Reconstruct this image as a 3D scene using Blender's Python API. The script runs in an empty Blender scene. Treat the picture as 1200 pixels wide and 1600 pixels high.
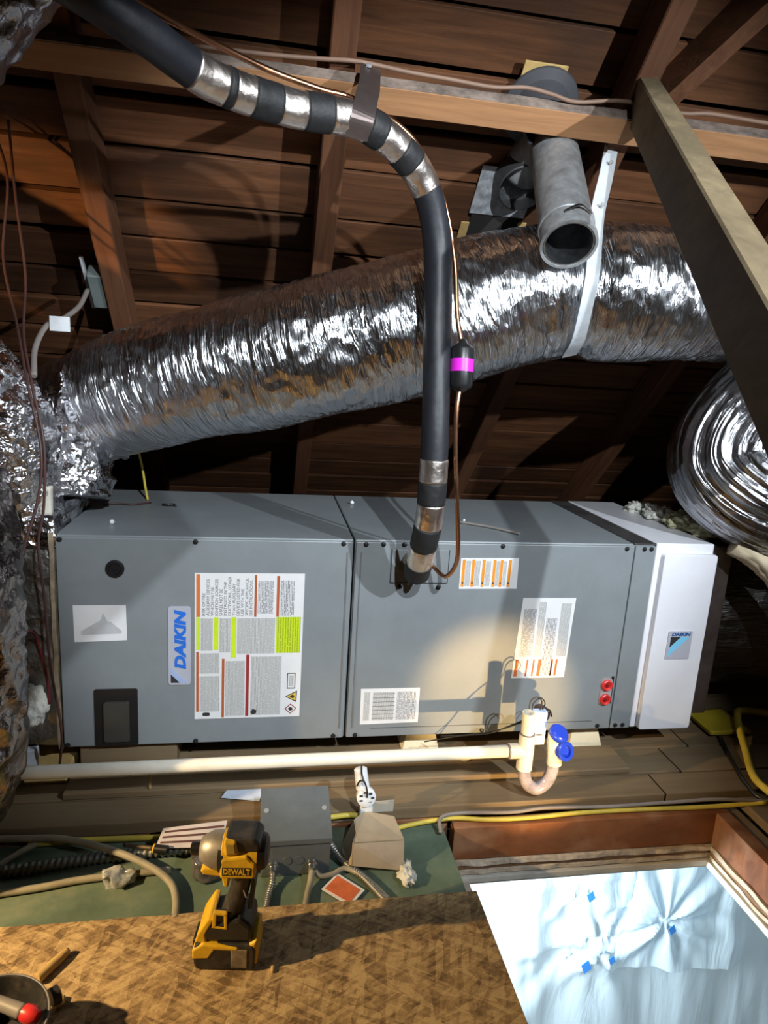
import bpy, bmesh, math, random
from mathutils import Vector, Matrix, noise
random.seed(7)
scene = bpy.context.scene
COL = scene.collection

# ------------------------------------------------------------------ camera
cam_d = bpy.data.cameras.new('camera'); cam = bpy.data.objects.new('camera', cam_d); COL.objects.link(cam)
cam_d.sensor_fit = 'VERTICAL'; cam_d.sensor_height = 36.0; cam_d.lens = 36.0 * 1046.3 / 1600.0
cam_d.clip_start = 0.02
_r = Vector((0.98458, -0.16402, 0.06085)); _u = Vector((-0.02364, 0.21988, 0.97524)); _f = Vector((0.17334, 0.96164, -0.21262))
M = Matrix((( _r.x, _u.x, -_f.x, 0.4697), (_r.y, _u.y, -_f.y, -1.5646), (_r.z, _u.z, -_f.z, 0.9503), (0, 0, 0, 1)))
cam.matrix_world = M
scene.camera = cam
# ------------------------------------------------------------------ world, lamps, exposure
w = bpy.data.worlds.new('world'); scene.world = w; w.use_nodes = True
w.node_tree.nodes['Background'].inputs[0].default_value = (0.9, 0.68, 0.45, 1)
w.node_tree.nodes['Background'].inputs[1].default_value = 0.03
vs = scene.view_settings
vs.view_transform = 'Standard'; vs.look = 'None'; vs.gamma = 1.0; vs.exposure = 0.0; vs.use_curve_mapping = False

def lamp(name, kind, loc, power, color, radius=0.03, target=None, angle=60, blend=0.5):
    d = bpy.data.lights.new(name, kind); d.energy = power; d.color = color
    if kind == 'AREA': d.shape = 'DISK'; d.size = radius * 2
    else: d.shadow_soft_size = radius
    if kind == 'SPOT': d.spot_size = math.radians(angle); d.spot_blend = blend
    o = bpy.data.objects.new(name, d); COL.objects.link(o); o.location = loc
    if target is not None:
        o.rotation_euler = (Vector(target) - Vector(loc)).to_track_quat('-Z', 'Y').to_euler()
    return o
lamp('work_lamp_cool', 'SPOT', (1.7, -1.58, 1.44), 140, (0.85, 0.93, 1.0), 0.012, (1.08, 0.1, 0.81), 66, 0.4)
lamp('head_lamp_cool', 'SPOT', (0.82, -2.05, 1.78), 210, (0.87, 0.94, 1.0), 0.012, (0.78, 0.0, 0.83), 46, 0.4)
lamp('work_lamp_warm', 'SPOT', (-0.75, -0.74, 0.66), 122, (1.0, 0.7, 0.36), 0.015, (0.46, -0.57, -0.1), 54, 0.6)
lamp('clip_lamp_warm', 'SPOT', (-0.7, -0.75, 0.78), 75, (1.0, 0.6, 0.24), 0.02, (-0.14, 0.31, 1.19), 25, 0.5)
lamp('hatch_lamp_warm', 'SPOT', (1.3, -1.12, -0.14), 85, (1.0, 0.66, 0.28), 0.012, (1.09, 0.0, 0.09), 25, 0.7)
lamp('room_lamp', 'AREA', (0.95, 0.05, -0.7), 44, (0.84, 0.94, 1.0), 0.2, (2.3, 0.32, -1.2))

# ------------------------------------------------------------------ materials
MATS = {}
def nodes_of(name):
    m = bpy.data.materials.new(name); m.use_nodes = True
    nt = m.node_tree; b = nt.nodes['Principled BSDF']
    return m, nt, b
def mat(name, col, rough=0.5, metal=0.0, var=0.12, vscale=12.0, bump=0.0, bscale=40.0, spec=0.5, dirt=None, dscale=5.0, damt=0.5, stretch=(1,1,1), rnd=0.0, emit=None):
    if name in MATS: return MATS[name]
    m, nt, b = nodes_of(name); N = nt.nodes; L = nt.links
    b.inputs['Roughness'].default_value = rough; b.inputs['Metallic'].default_value = metal
    b.inputs['Specular IOR Level'].default_value = spec
    tc = N.new('ShaderNodeTexCoord'); mp = N.new('ShaderNodeMapping'); mp.inputs['Scale'].default_value = stretch
    L.new(tc.outputs['Object'], mp.inputs['Vector'])
    oi = N.new('ShaderNodeObjectInfo')
    sc = N.new('ShaderNodeVectorMath'); sc.operation = 'ADD'
    cmb = N.new('ShaderNodeVectorMath'); cmb.operation = 'SCALE'; cmb.inputs[0].default_value = (31.0, 17.0, 23.0)
    L.new(oi.outputs['Random'], cmb.inputs['Scale']); L.new(mp.outputs[0], sc.inputs[0]); L.new(cmb.outputs[0], sc.inputs[1])
    nz = N.new('ShaderNodeTexNoise'); nz.inputs['Scale'].default_value = vscale; nz.inputs['Detail'].default_value = 6
    nz.inputs['Roughness'].default_value = 0.65
    L.new(sc.outputs[0], nz.inputs['Vector'])
    ramp = N.new('ShaderNodeValToRGB')
    lo = [max(0, c * (1 - var * 1.6)) for c in col]; hi = [min(1, c * (1 + var * 1.6)) for c in col]
    ramp.color_ramp.elements[0].position = 0.28; ramp.color_ramp.elements[1].position = 0.72
    ramp.color_ramp.elements[0].color = (*lo, 1); ramp.color_ramp.elements[1].color = (*hi, 1)
    L.new(nz.outputs['Fac'], ramp.inputs['Fac'])
    out = ramp.outputs['Color']
    if rnd > 0:
        hs = N.new('ShaderNodeHueSaturation')
        mr = N.new('ShaderNodeMapRange'); mr.inputs['To Min'].default_value = 1 - rnd; mr.inputs['To Max'].default_value = 1 + rnd
        L.new(oi.outputs['Random'], mr.inputs['Value']); L.new(mr.outputs[0], hs.inputs['Value']); L.new(out, hs.inputs['Color']); out = hs.outputs['Color']
    if dirt:
        n2 = N.new('ShaderNodeTexNoise'); n2.inputs['Scale'].default_value = dscale; n2.inputs['Detail'].default_value = 8; n2.inputs['Roughness'].default_value = 0.7
        L.new(sc.outputs[0], n2.inputs['Vector'])
        r2 = N.new('ShaderNodeMapRange'); r2.inputs['From Min'].default_value = 0.5; r2.inputs['From Max'].default_value = 0.72; r2.inputs['To Max'].default_value = damt
        L.new(n2.outputs['Fac'], r2.inputs['Value'])
        mx = N.new('ShaderNodeMix'); mx.data_type = 'RGBA'; mx.inputs[7].default_value = (*dirt, 1)
        L.new(r2.outputs[0], mx.inputs[0]); L.new(out, mx.inputs[6]); out = mx.outputs[2]
    L.new(out, b.inputs['Base Color'])
    if bump > 0:
        n3 = N.new('ShaderNodeTexNoise'); n3.inputs['Scale'].default_value = bscale; n3.inputs['Detail'].default_value = 5
        L.new(sc.outputs[0], n3.inputs['Vector'])
        bp = N.new('ShaderNodeBump'); bp.inputs['Strength'].default_value = bump; bp.inputs['Distance'].default_value = 0.01
        L.new(n3.outputs['Fac'], bp.inputs['Height']); L.new(bp.outputs[0], b.inputs['Normal'])
    if emit: b.inputs['Emission Color'].default_value = (*emit, 1); b.inputs['Emission Strength'].default_value = 1
    MATS[name] = m; return m
def wood(name, col, dark=0.45, grain=(3, 60, 60), rough=0.75, rnd=0.25, dirt=None, damt=0.5, dscale=3.0, bump=0.25):
    if name in MATS: return MATS[name]
    m, nt, b = nodes_of(name); N = nt.nodes; L = nt.links
    b.inputs['Roughness'].default_value = rough; b.inputs['Specular IOR Level'].default_value = 0.25
    tc = N.new('ShaderNodeTexCoord'); oi = N.new('ShaderNodeObjectInfo')
    off = N.new('ShaderNodeVectorMath'); off.operation = 'SCALE'; off.inputs[0].default_value = (13.0, 7.0, 5.0); L.new(oi.outputs['Random'], off.inputs['Scale'])
    ad = N.new('ShaderNodeVectorMath'); ad.operation = 'ADD'; L.new(tc.outputs['Object'], ad.inputs[0]); L.new(off.outputs[0], ad.inputs[1])
    mp = N.new('ShaderNodeMapping'); mp.inputs['Scale'].default_value = grain; L.new(ad.outputs[0], mp.inputs['Vector'])
    nz = N.new('ShaderNodeTexNoise'); nz.inputs['Scale'].default_value = 1.0; nz.inputs['Detail'].default_value = 7; nz.inputs['Roughness'].default_value = 0.62; nz.inputs['Distortion'].default_value = 0.6
    L.new(mp.outputs[0], nz.inputs['Vector'])
    ramp = N.new('ShaderNodeValToRGB'); e = ramp.color_ramp.elements
    e[0].position = 0.3; e[1].position = 0.7
    e[0].color = (*[c * dark for c in col], 1); e[1].color = (*col, 1); L.new(nz.outputs['Fac'], ramp.inputs['Fac'])
    big = N.new('ShaderNodeTexNoise'); big.inputs['Scale'].default_value = dscale; big.inputs['Detail'].default_value = 5; L.new(ad.outputs[0], big.inputs['Vector'])
    mr = N.new('ShaderNodeMapRange'); mr.inputs['From Min'].default_value = 0.48; mr.inputs['From Max'].default_value = 0.7; mr.inputs['To Max'].default_value = damt
    L.new(big.outputs['Fac'], mr.inputs['Value'])
    mx = N.new('ShaderNodeMix'); mx.data_type = 'RGBA'; d = dirt or [c * 0.35 for c in col]; mx.inputs[7].default_value = (*d, 1)
    L.new(mr.outputs[0], mx.inputs[0]); L.new(ramp.outputs['Color'], mx.inputs[6])
    hs = N.new('ShaderNodeHueSaturation'); m2 = N.new('ShaderNodeMapRange'); m2.inputs['To Min'].default_value = 1 - rnd; m2.inputs['To Max'].default_value = 1 + rnd
    L.new(oi.outputs['Random'], m2.inputs['Value']); L.new(m2.outputs[0], hs.inputs['Value']); L.new(mx.outputs[2], hs.inputs['Color'])
    L.new(hs.outputs['Color'], b.inputs['Base Color'])
    bp = N.new('ShaderNodeBump'); bp.inputs['Strength'].default_value = bump; bp.inputs['Distance'].default_value = 0.006
    L.new(nz.outputs['Fac'], bp.inputs['Height']); L.new(bp.outputs[0], b.inputs['Normal'])
    MATS[name] = m; return m
def foil(name, col=(0.78, 0.79, 0.82), rough=0.2, mode='duct', strength=0.7, uvs=(55, 9)):
    """crinkled aluminium facing: crease pattern follows the UVs (along, around) in metres"""
    if name in MATS: return MATS[name]
    m, nt, b = nodes_of(name); N = nt.nodes; L = nt.links
    b.inputs['Metallic'].default_value = 1.0; b.inputs['Base Color'].default_value = (*col, 1)
    tc = N.new('ShaderNodeTexCoord')
    if mode == 'duct':
        mp = N.new('ShaderNodeMapping'); mp.inputs['Scale'].default_value = (uvs[0], uvs[1], 1); mp.inputs['Rotation'].default_value = (0, 0, 0.12)
        L.new(tc.outputs['UV'], mp.inputs['Vector'])
        a = N.new('ShaderNodeTexNoise'); a.inputs['Scale'].default_value = 1; a.inputs['Detail'].default_value = 4; a.inputs['Distortion'].default_value = 0.9; L.new(mp.outputs[0], a.inputs['Vector'])
        ab = N.new('ShaderNodeMath'); ab.operation = 'SUBTRACT'; ab.inputs[1].default_value = 0.5; L.new(a.outputs['Fac'], ab.inputs[0])
        ac = N.new('ShaderNodeMath'); ac.operation = 'ABSOLUTE'; L.new(ab.outputs[0], ac.inputs[0])
        v = N.new('ShaderNodeTexVoronoi'); v.inputs['Scale'].default_value = 22; L.new(tc.outputs['Object'], v.inputs['Vector'])
        ad = N.new('ShaderNodeMath'); ad.operation = 'MULTIPLY_ADD'; ad.inputs[1].default_value = 0.35; L.new(v.outputs['Distance'], ad.inputs[0]); L.new(ac.outputs[0], ad.inputs[2])
        h = ad.outputs[0]
    else:
        v = N.new('ShaderNodeTexVoronoi'); v.feature = 'F1'; v.inputs['Scale'].default_value = 17
        nz = N.new('ShaderNodeTexNoise'); nz.inputs['Scale'].default_value = 14; nz.inputs['Detail'].default_value = 5
        L.new(tc.outputs['Object'], nz.inputs['Vector'])
        mx = N.new('ShaderNodeVectorMath'); mx.operation = 'MULTIPLY_ADD'; mx.inputs[1].default_value = (0.12, 0.12, 0.12)
        L.new(nz.outputs['Color'], mx.inputs[0]); L.new(tc.outputs['Object'], mx.inputs[2]); L.new(mx.outputs[0], v.inputs['Vector'])
        h = v.outputs['Distance']
    r = N.new('ShaderNodeTexNoise'); r.inputs['Scale'].default_value = 9; L.new(tc.outputs['Object'], r.inputs['Vector'])
    mr = N.new('ShaderNodeMapRange'); mr.inputs['To Min'].default_value = rough * 0.7; mr.inputs['To Max'].default_value = rough * 1.5; L.new(r.outputs['Fac'], mr.inputs['Value']); L.new(mr.outputs[0], b.inputs['Roughness'])
    bp = N.new('ShaderNodeBump'); bp.inputs['Strength'].default_value = strength; bp.inputs['Distance'].default_value = 0.02
    L.new(h, bp.inputs['Height']); L.new(bp.outputs[0], b.inputs['Normal'])
    MATS[name] = m; return m
def fine_print(name, paper, ink, period=0.0035, dens=0.46):
    """rows of unreadably small print; rows run along Z, stacked along X (the unit lies on its side)"""
    if name in MATS: return MATS[name]
    m, nt, b = nodes_of(name); N = nt.nodes; L = nt.links
    b.inputs['Roughness'].default_value = 0.45
    tc = N.new('ShaderNodeTexCoord'); sx = N.new('ShaderNodeSeparateXYZ'); L.new(tc.outputs['Object'], sx.inputs[0])
    f = N.new('ShaderNodeMath'); f.operation = 'MULTIPLY'; f.inputs[1].default_value = 1 / period; L.new(sx.outputs['X'], f.inputs[0])
    fr = N.new('ShaderNodeMath'); fr.operation = 'FRACT'; L.new(f.outputs[0], fr.inputs[0])
    st = N.new('ShaderNodeMath'); st.operation = 'LESS_THAN'; st.inputs[1].default_value = 0.55; L.new(fr.outputs[0], st.inputs[0])
    mp = N.new('ShaderNodeMapping'); mp.inputs['Scale'].default_value = (1 / period, 1, 260); L.new(tc.outputs['Object'], mp.inputs['Vector'])
    nz = N.new('ShaderNodeTexNoise'); nz.inputs['Scale'].default_value = 1; nz.inputs['Detail'].default_value = 2; L.new(mp.outputs[0], nz.inputs['Vector'])
    gt = N.new('ShaderNodeMath'); gt.operation = 'GREATER_THAN'; gt.inputs[1].default_value = dens; L.new(nz.outputs['Fac'], gt.inputs[0])
    mu = N.new('ShaderNodeMath'); mu.operation = 'MULTIPLY'; L.new(st.outputs[0], mu.inputs[0]); L.new(gt.outputs[0], mu.inputs[1])
    mx = N.new('ShaderNodeMix'); mx.data_type = 'RGBA'; mx.inputs[6].default_value = (*paper, 1); mx.inputs[7].default_value = (*ink, 1)
    L.new(mu.outputs[0], mx.inputs[0]); L.new(mx.outputs[2], b.inputs['Base Color'])
    MATS[name] = m; return m
def osb_mat():
    m, nt, b = nodes_of('strand_board'); N = nt.nodes; L = nt.links
    b.inputs['Roughness'].default_value = 0.7
    tc = N.new('ShaderNodeTexCoord')
    cols = None; hts = None
    for k, (rot, sc) in enumerate([(0.5, 48), (1.9, 36), (2.7, 64)]):
        rt = N.new('ShaderNodeMapping'); rt.inputs['Rotation'].default_value = (0, 0, rot); mp = N.new('ShaderNodeMapping'); mp.inputs['Scale'].default_value = (sc * 0.45, sc * 2.4, 1); mp.inputs['Location'].default_value = (k * 3.1, k * 1.7, 0); L.new(rt.outputs[0], mp.inputs['Vector'])
        nz = N.new('ShaderNodeTexNoise'); nz.inputs['Scale'].default_value = 7; L.new(tc.outputs['Object'], nz.inputs['Vector'])
        wv = N.new('ShaderNodeVectorMath'); wv.operation = 'MULTIPLY_ADD'; wv.inputs[1].default_value = (0.018, 0.018, 0); L.new(nz.outputs['Color'], wv.inputs[0]); L.new(tc.outputs['Object'], wv.inputs[2]); L.new(wv.outputs[0], rt.inputs['Vector'])
        v = N.new('ShaderNodeTexVoronoi'); v.inputs['Scale'].default_value = 1.0; L.new(mp.outputs[0], v.inputs['Vector'])
        bw = N.new('ShaderNodeRGBToBW'); L.new(v.outputs['Color'], bw.inputs[0])
        if cols is None: cols = bw.outputs[0]
        else:
            a = N.new('ShaderNodeMath'); a.operation = 'ADD'; L.new(cols, a.inputs[0]); L.new(bw.outputs[0], a.inputs[1]); cols = a.outputs[0]
    ramp = N.new('ShaderNodeValToRGB'); e = ramp.color_ramp.elements
    e[0].position = 0.28; e[0].color = (0.15, 0.09, 0.035, 1); e[1].position = 0.75; e[1].color = (0.54, 0.38, 0.18, 1)
    q = e.new(0.5); q.color = (0.34, 0.22, 0.095, 1)
    fn = N.new('ShaderNodeTexNoise'); fn.inputs['Scale'].default_value = 95; fn.inputs['Detail'].default_value = 6; fn.inputs['Roughness'].default_value = 0.75; L.new(tc.outputs['Object'], fn.inputs['Vector'])
    fa = N.new('ShaderNodeMath'); fa.operation = 'MULTIPLY_ADD'; fa.inputs[1].default_value = 1.7; L.new(fn.outputs['Fac'], fa.inputs[0]); L.new(cols, fa.inputs[2])
    dv = N.new('ShaderNodeMath'); dv.operation = 'MULTIPLY_ADD'; dv.inputs[1].default_value = 0.36; dv.inputs[2].default_value = -0.3; L.new(fa.outputs[0], dv.inputs[0]); L.new(dv.outputs[0], ramp.inputs['Fac'])
    L.new(ramp.outputs[0], b.inputs['Base Color'])
    bp = N.new('ShaderNodeBump'); bp.inputs['Strength'].default_value = 0.55; bp.inputs['Distance'].default_value = 0.006
    L.new(dv.outputs[0], bp.inputs['Height']); L.new(bp.outputs[0], b.inputs['Normal'])
    return m
def plastic_mat():
    m, nt, b = nodes_of('thin_plastic'); N = nt.nodes; L = nt.links
    b.inputs['Base Color'].default_value = (0.66, 0.8, 0.88, 1); b.inputs['Roughness'].default_value = 0.22
    tr = N.new('ShaderNodeBsdfTranslucent'); tr.inputs[0].default_value = (0.7, 0.85, 0.95, 1)
    ms = N.new('ShaderNodeMixShader'); ms.inputs[0].default_value = 0.3
    tp = N.new('ShaderNodeBsdfTransparent'); m2 = N.new('ShaderNodeMixShader'); m2.inputs[0].default_value = 0.18
    tc = N.new('ShaderNodeTexCoord'); mp = N.new('ShaderNodeMapping'); mp.inputs['Scale'].default_value = (7, 7, 1.2); L.new(tc.outputs['Object'], mp.inputs[0])
    nz = N.new('ShaderNodeTexNoise'); nz.inputs['Scale'].default_value = 1.5; nz.inputs['Detail'].default_value = 4; nz.inputs['Distortion'].default_value = 1.2; L.new(mp.outputs[0], nz.inputs['Vector'])
    bp = N.new('ShaderNodeBump'); bp.inputs['Strength'].default_value = 0.35; bp.inputs['Distance'].default_value = 0.03; L.new(nz.outputs['Fac'], bp.inputs['Height']); L.new(bp.outputs[0], b.inputs['Normal'])
    o = N['Material Output']
    L.new(b.outputs[0], ms.inputs[1]); L.new(tr.outputs[0], ms.inputs[2]); L.new(ms.outputs[0], m2.inputs[1]); L.new(tp.outputs[0], m2.inputs[2]); L.new(m2.outputs[0], o.inputs['Surface'])
    return m

plank_w = wood('old_sheathing_wood', (0.165, 0.066, 0.027), 0.38, (3, 45, 45), rnd=0.4, dirt=(0.06, 0.03, 0.018), damt=0.7, dscale=4)
rafter_w = wood('old_rafter_wood', (0.15, 0.062, 0.029), 0.5, (40, 3, 40), rnd=0.15)
beam_w = wood('beam_wood', (0.40, 0.2, 0.09), 0.62, (3, 40, 40), rnd=0.1, dirt=(0.3, 0.15, 0.08), damt=0.3)
strut_w = wood('brace_wood', (0.2, 0.15, 0.085), 0.55, (30, 4, 30), rnd=0.1)
floor_w = wood('dusty_floor_wood', (0.21, 0.145, 0.08), 0.75, (3, 40, 40), rnd=0.1, dirt=(0.2, 0.155, 0.095), damt=0.8)
red_w = wood('stained_header_wood', (0.33, 0.12, 0.045), 0.45, (5, 30, 12), rnd=0.12, dirt=(0.42, 0.27, 0.16), damt=0.5, dscale=9)
cut_w = wood('fresh_cut_wood', (0.62, 0.42, 0.16), 0.7, (20, 20, 20), rnd=0.1)
grey_p = mat('grey_painted_steel', (0.205, 0.225, 0.235), 0.42, 0.0, 0.05, 9, 0.04, 300, spec=0.4)
grey_d = mat('grey_painted_steel_dark', (0.05, 0.055, 0.06), 0.5)
white_p = mat('white_painted_steel', (0.72, 0.72, 0.76), 0.35, 0, 0.03, 9)
silver = mat('silver_badge', (0.42, 0.43, 0.49), 0.4, 0, 0.05)
galv = mat('galvanised_steel', (0.5, 0.52, 0.54), 0.32, 1.0, 0.25, 30, 0.1, 60)
galv_dull = mat('dull_galvanised_steel', (0.33, 0.34, 0.345), 0.5, 0.3, 0.2, 40, 0.1, 90, dirt=(0.1, 0.09, 0.085), dscale=12)
black_p = mat('black_plastic', (0.012, 0.012, 0.013), 0.35)
black_r = mat('black_foam_rubber', (0.013, 0.014, 0.019), 0.5, 0, 0.2, 20, 0.12, 30)
black_tape = mat('black_tape', (0.012, 0.012, 0.013), 0.62, 0, 0.2, 30, 0.2, 60)
copper_m = mat('copper_tube', (0.72, 0.36, 0.2), 0.28, 1.0, 0.15, 20, dirt=(0.2, 0.09, 0.05), damt=0.6)
paper_w = mat('label_paper', (0.72, 0.72, 0.72), 0.45, 0, 0.03)
print_g = fine_print('label_small_print', (0.66, 0.66, 0.67), (0.2, 0.2, 0.21), 0.0036, 0.44)
print_f = fine_print('label_faint_print', (0.6, 0.6, 0.58), (0.33, 0.33, 0.33), 0.0028, 0.4)
orange_i = mat('orange_ink', (0.62, 0.16, 0.03), 0.5, 0, 0.05)
brown_i = mat('brown_orange_ink', (0.42, 0.1, 0.03), 0.5, 0, 0.05)
red_i = mat('dark_red_ink', (0.3, 0.03, 0.03), 0.5, 0, 0.05)
lime_i = mat('lime_ink', (0.56, 0.72, 0.02), 0.5, 0, 0.08)
limeprint = fine_print('lime_small_print', (0.56, 0.7, 0.02), (0.33, 0.42, 0.02), 0.006, 0.4)
ink = mat('black_ink', (0.03, 0.03, 0.03), 0.5)
ink_grey = mat('grey_ink', (0.13, 0.13, 0.135), 0.5)
blue_i = mat('logo_blue', (0.02, 0.15, 0.62), 0.4, 0, 0.05)
navy_i = mat('logo_navy', (0.01, 0.07, 0.25), 0.4)
sky_i = mat('logo_light_blue', (0.2, 0.55, 0.78), 0.4, 0, 0.04)
pale_i = mat('badge_pale_blue', (0.33, 0.42, 0.65), 0.4, 0, 0.05)
yellow_i = mat('hazard_yellow', (0.75, 0.5, 0.06), 0.5)
pvc = mat('white_pvc', (0.70, 0.66, 0.56), 0.35, 0, 0.05, 20)
blue_c = mat('blue_plastic', (0.015, 0.05, 0.5), 0.3)
foam_c = mat('cream_foam', (0.75, 0.66, 0.46), 0.8, 0, 0.05)
red_p = mat('red_plastic', (0.6, 0.03, 0.03), 0.35)
yellow_t = mat('tool_yellow', (0.72, 0.44, 0.02), 0.42, 0, 0.12, 30, dirt=(0.25, 0.15, 0.03), dscale=25, damt=0.5)
black_t = mat('tool_black', (0.02, 0.019, 0.018), 0.5, 0, 0.3, 30, dirt=(0.12, 0.095, 0.07), dscale=18, damt=0.55)
gear_g = mat('cast_grey_metal', (0.3, 0.28, 0.25), 0.45, 0.5, 0.2, 30)
green_b = mat('green_board', (0.11, 0.16, 0.11), 0.75, 0, 0.2, 8, dirt=(0.24, 0.21, 0.13), dscale=4, damt=0.7)
cable_w = mat('dirty_white_cable', (0.30, 0.27, 0.19), 0.6, 0, 0.2)
cable_y = mat('yellow_cable', (0.62, 0.48, 0.06), 0.5, 0, 0.15, dirt=(0.35, 0.28, 0.1), dscale=10)
cable_br = mat('brown_thermostat_wire', (0.07, 0.03, 0.026), 0.5)
cable_gr = mat('grey_cable', (0.22, 0.19, 0.17), 0.6)
white_e = mat('white_plastic', (0.7, 0.72, 0.74), 0.4)
insul = mat('white_fibreglass', (0.62, 0.62, 0.56), 0.95, 0, 0.2, 20, 0.6, 60)
insul_y = mat('yellow_fibreglass', (0.5, 0.48, 0.3), 0.95, 0, 0.25, 20, 0.6, 60)
felt = mat('roofing_felt', (0.015, 0.012, 0.011), 0.9)
drywall = mat('drywall', (0.55, 0.5, 0.42), 0.9, 0, 0.1, 30, 0.2, 50)
foil_duct = foil('duct_foil', uvs=(70, 8), strength=0.65)
foil_crush = foil('crumpled_foil', (0.8, 0.79, 0.82), 0.16, 'crush', 1.0)
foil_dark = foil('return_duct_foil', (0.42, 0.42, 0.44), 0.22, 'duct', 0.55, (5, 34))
foil_board = foil('duct_board_foil', (0.55, 0.53, 0.5), 0.38, 'crush', 0.35)
foil_tape = foil('foil_tape_wrap', (0.92, 0.82, 0.75), 0.3, 'crush', 0.2)
OSB = osb_mat(); PLASTIC = plastic_mat()

# ------------------------------------------------------------------ mesh helpers
LOCAL = set()
def link(name, me, m=None, parent=None):
    o = bpy.data.objects.new(name, me); COL.objects.link(o)
    if m is not None and me is not None and len(me.materials) == 0: me.materials.append(m)
    if parent is not None:
        o.parent = parent
        if parent.name not in LOCAL: o.matrix_parent_inverse = parent_world(parent).inverted()
    return o
def parent_world(p):
    m = p.matrix_basis.copy()
    q = p
    while q.parent is not None:
        m = q.parent.matrix_basis @ q.matrix_parent_inverse @ m; q = q.parent
    return m
def raw(name, vs_, fs, m, parent=None, smooth=False, uv=None):
    me = bpy.data.meshes.new(name); me.from_pydata([tuple(v) for v in vs_], [], fs); me.update()
    if smooth: me.polygons.foreach_set('use_smooth', [True] * len(me.polygons))
    if uv:
        l = me.uv_layers.new(name='uv')
        for p in me.polygons:
            for li in p.loop_indices: l.data[li].uv = uv(p, me.loops[li].vertex_index)
    return link(name, me, m, parent)
def box_mesh(name, lo, hi, bev=0.0, seg=2):
    bm = bmesh.new(); bmesh.ops.create_cube(bm, size=1)
    lo = Vector(lo); hi = Vector(hi)
    for v in bm.verts: v.co = Vector([(lo[i] + hi[i]) / 2 + v.co[i] * (hi[i] - lo[i]) for i in range(3)])
    if bev > 0: bmesh.ops.bevel(bm, geom=bm.edges[:], offset=bev, segments=seg, affect='EDGES', profile=0.5)
    me = bpy.data.meshes.new(name); bm.to_mesh(me); bm.free(); return me
def box(name, lo, hi, m, parent=None, bev=0.0, seg=2):
    return link(name, box_mesh(name, lo, hi, bev, seg), m, parent)
def rough_box(name, lo, hi, m, parent=None, cuts=14, amp=0.01, freq=9, seed=0, flat=None):
    bm = bmesh.new(); bmesh.ops.create_cube(bm, size=1)
    bmesh.ops.subdivide_edges(bm, edges=bm.edges[:], cuts=cuts, use_grid_fill=True)
    lo = Vector(lo); hi = Vector(hi)
    for v in bm.verts:
        v.co = Vector([(lo[i] + hi[i]) / 2 + v.co[i] * (hi[i] - lo[i]) for i in range(3)])
        nv = noise.noise_vector(v.co * freq + Vector((seed, seed * 2.1, 0)))
        v.co += nv * amp
    me = bpy.data.meshes.new(name); bm.to_mesh(me); bm.free()
    me.polygons.foreach_set('use_smooth', [True] * len(me.polygons))
    return link(name, me, m, parent)
def prism(name, poly, axis, a, b, m, parent=None, bev=0):
    """poly of 2-D points extruded along axis (0,1,2) from a to b; the other two axes in order"""
    n = len(poly); oth = [i for i in range(3) if i != axis]
    def P(p, t):
        v = [0, 0, 0]; v[axis] = t; v[oth[0]] = p[0]; v[oth[1]] = p[1]; return v
    vv = [P(p, a) for p in poly] + [P(p, b) for p in poly]
    ff = [list(range(n)), list(range(2 * n - 1, n - 1, -1))] + [[i, i + n, (i + 1) % n + n, (i + 1) % n] for i in range(n)]
    bm = bmesh.new(); bv = [bm.verts.new(v) for v in vv]
    for f in ff: bm.faces.new([bv[i] for i in f])
    bmesh.ops.recalc_face_normals(bm, faces=bm.faces[:])
    if bev: bmesh.ops.bevel(bm, geom=bm.edges[:], offset=bev, segments=2, affect='EDGES', profile=0.5)
    me = bpy.data.meshes.new(name); bm.to_mesh(me); bm.free()
    return link(name, me, m, parent)
def rrect(x0, z0, x1, z1, r, k=5):
    pts = []
    for cx, cz, a0 in ((x1 - r, z1 - r, 0), (x0 + r, z1 - r, 90), (x0 + r, z0 + r, 180), (x1 - r, z0 + r, 270)):
        for i in range(k + 1):
            a = math.radians(a0 + 90 * i / k); pts.append((cx + r * math.cos(a), cz + r * math.sin(a)))
    return pts
def spline(pts, per=10):
    P = [Vector(p) for p in pts]
    if len(P) == 2: return [P[0].lerp(P[1], i / per) for i in range(per + 1)]
    P = [P[0] * 2 - P[1]] + P + [P[-1] * 2 - P[-2]]
    out = []
    for i in range(1, len(P) - 2):
        for k in range(per):
            t = k / per; a, b, c, d = P[i - 1], P[i], P[i + 1], P[i + 2]
            out.append(0.5 * ((2 * b) + (c - a) * t + (2 * a - 5 * b + 4 * c - d) * t * t + (3 * b - a - 3 * c + d) * t ** 3))
    out.append(P[-2].copy()); return out
def resample(path, step):
    out = [path[0].copy()]; acc = 0.0
    for i in range(1, len(path)):
        a, b = path[i - 1], path[i]; l = (b - a).length
        if l < 1e-9: continue
        d = step - acc
        while d <= l: out.append(a.lerp(b, d / l)); d += step
        acc = l - (d - step)
    if (out[-1] - path[-1]).length > step * 0.3: out.append(path[-1].copy())
    return out
def frames(path):
    T = [(path[min(i + 1, len(path) - 1)] - path[max(i - 1, 0)]).normalized() for i in range(len(path))]
    up = Vector((0, 0, 1)) if abs(T[0].z) < 0.9 else Vector((0, 1, 0))
    n = (up - T[0] * up.dot(T[0])).normalized(); out = []
    for t in T:
        n = (n - t * n.dot(t)).normalized(); out.append((t, n, t.cross(n)))
    return out
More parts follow.
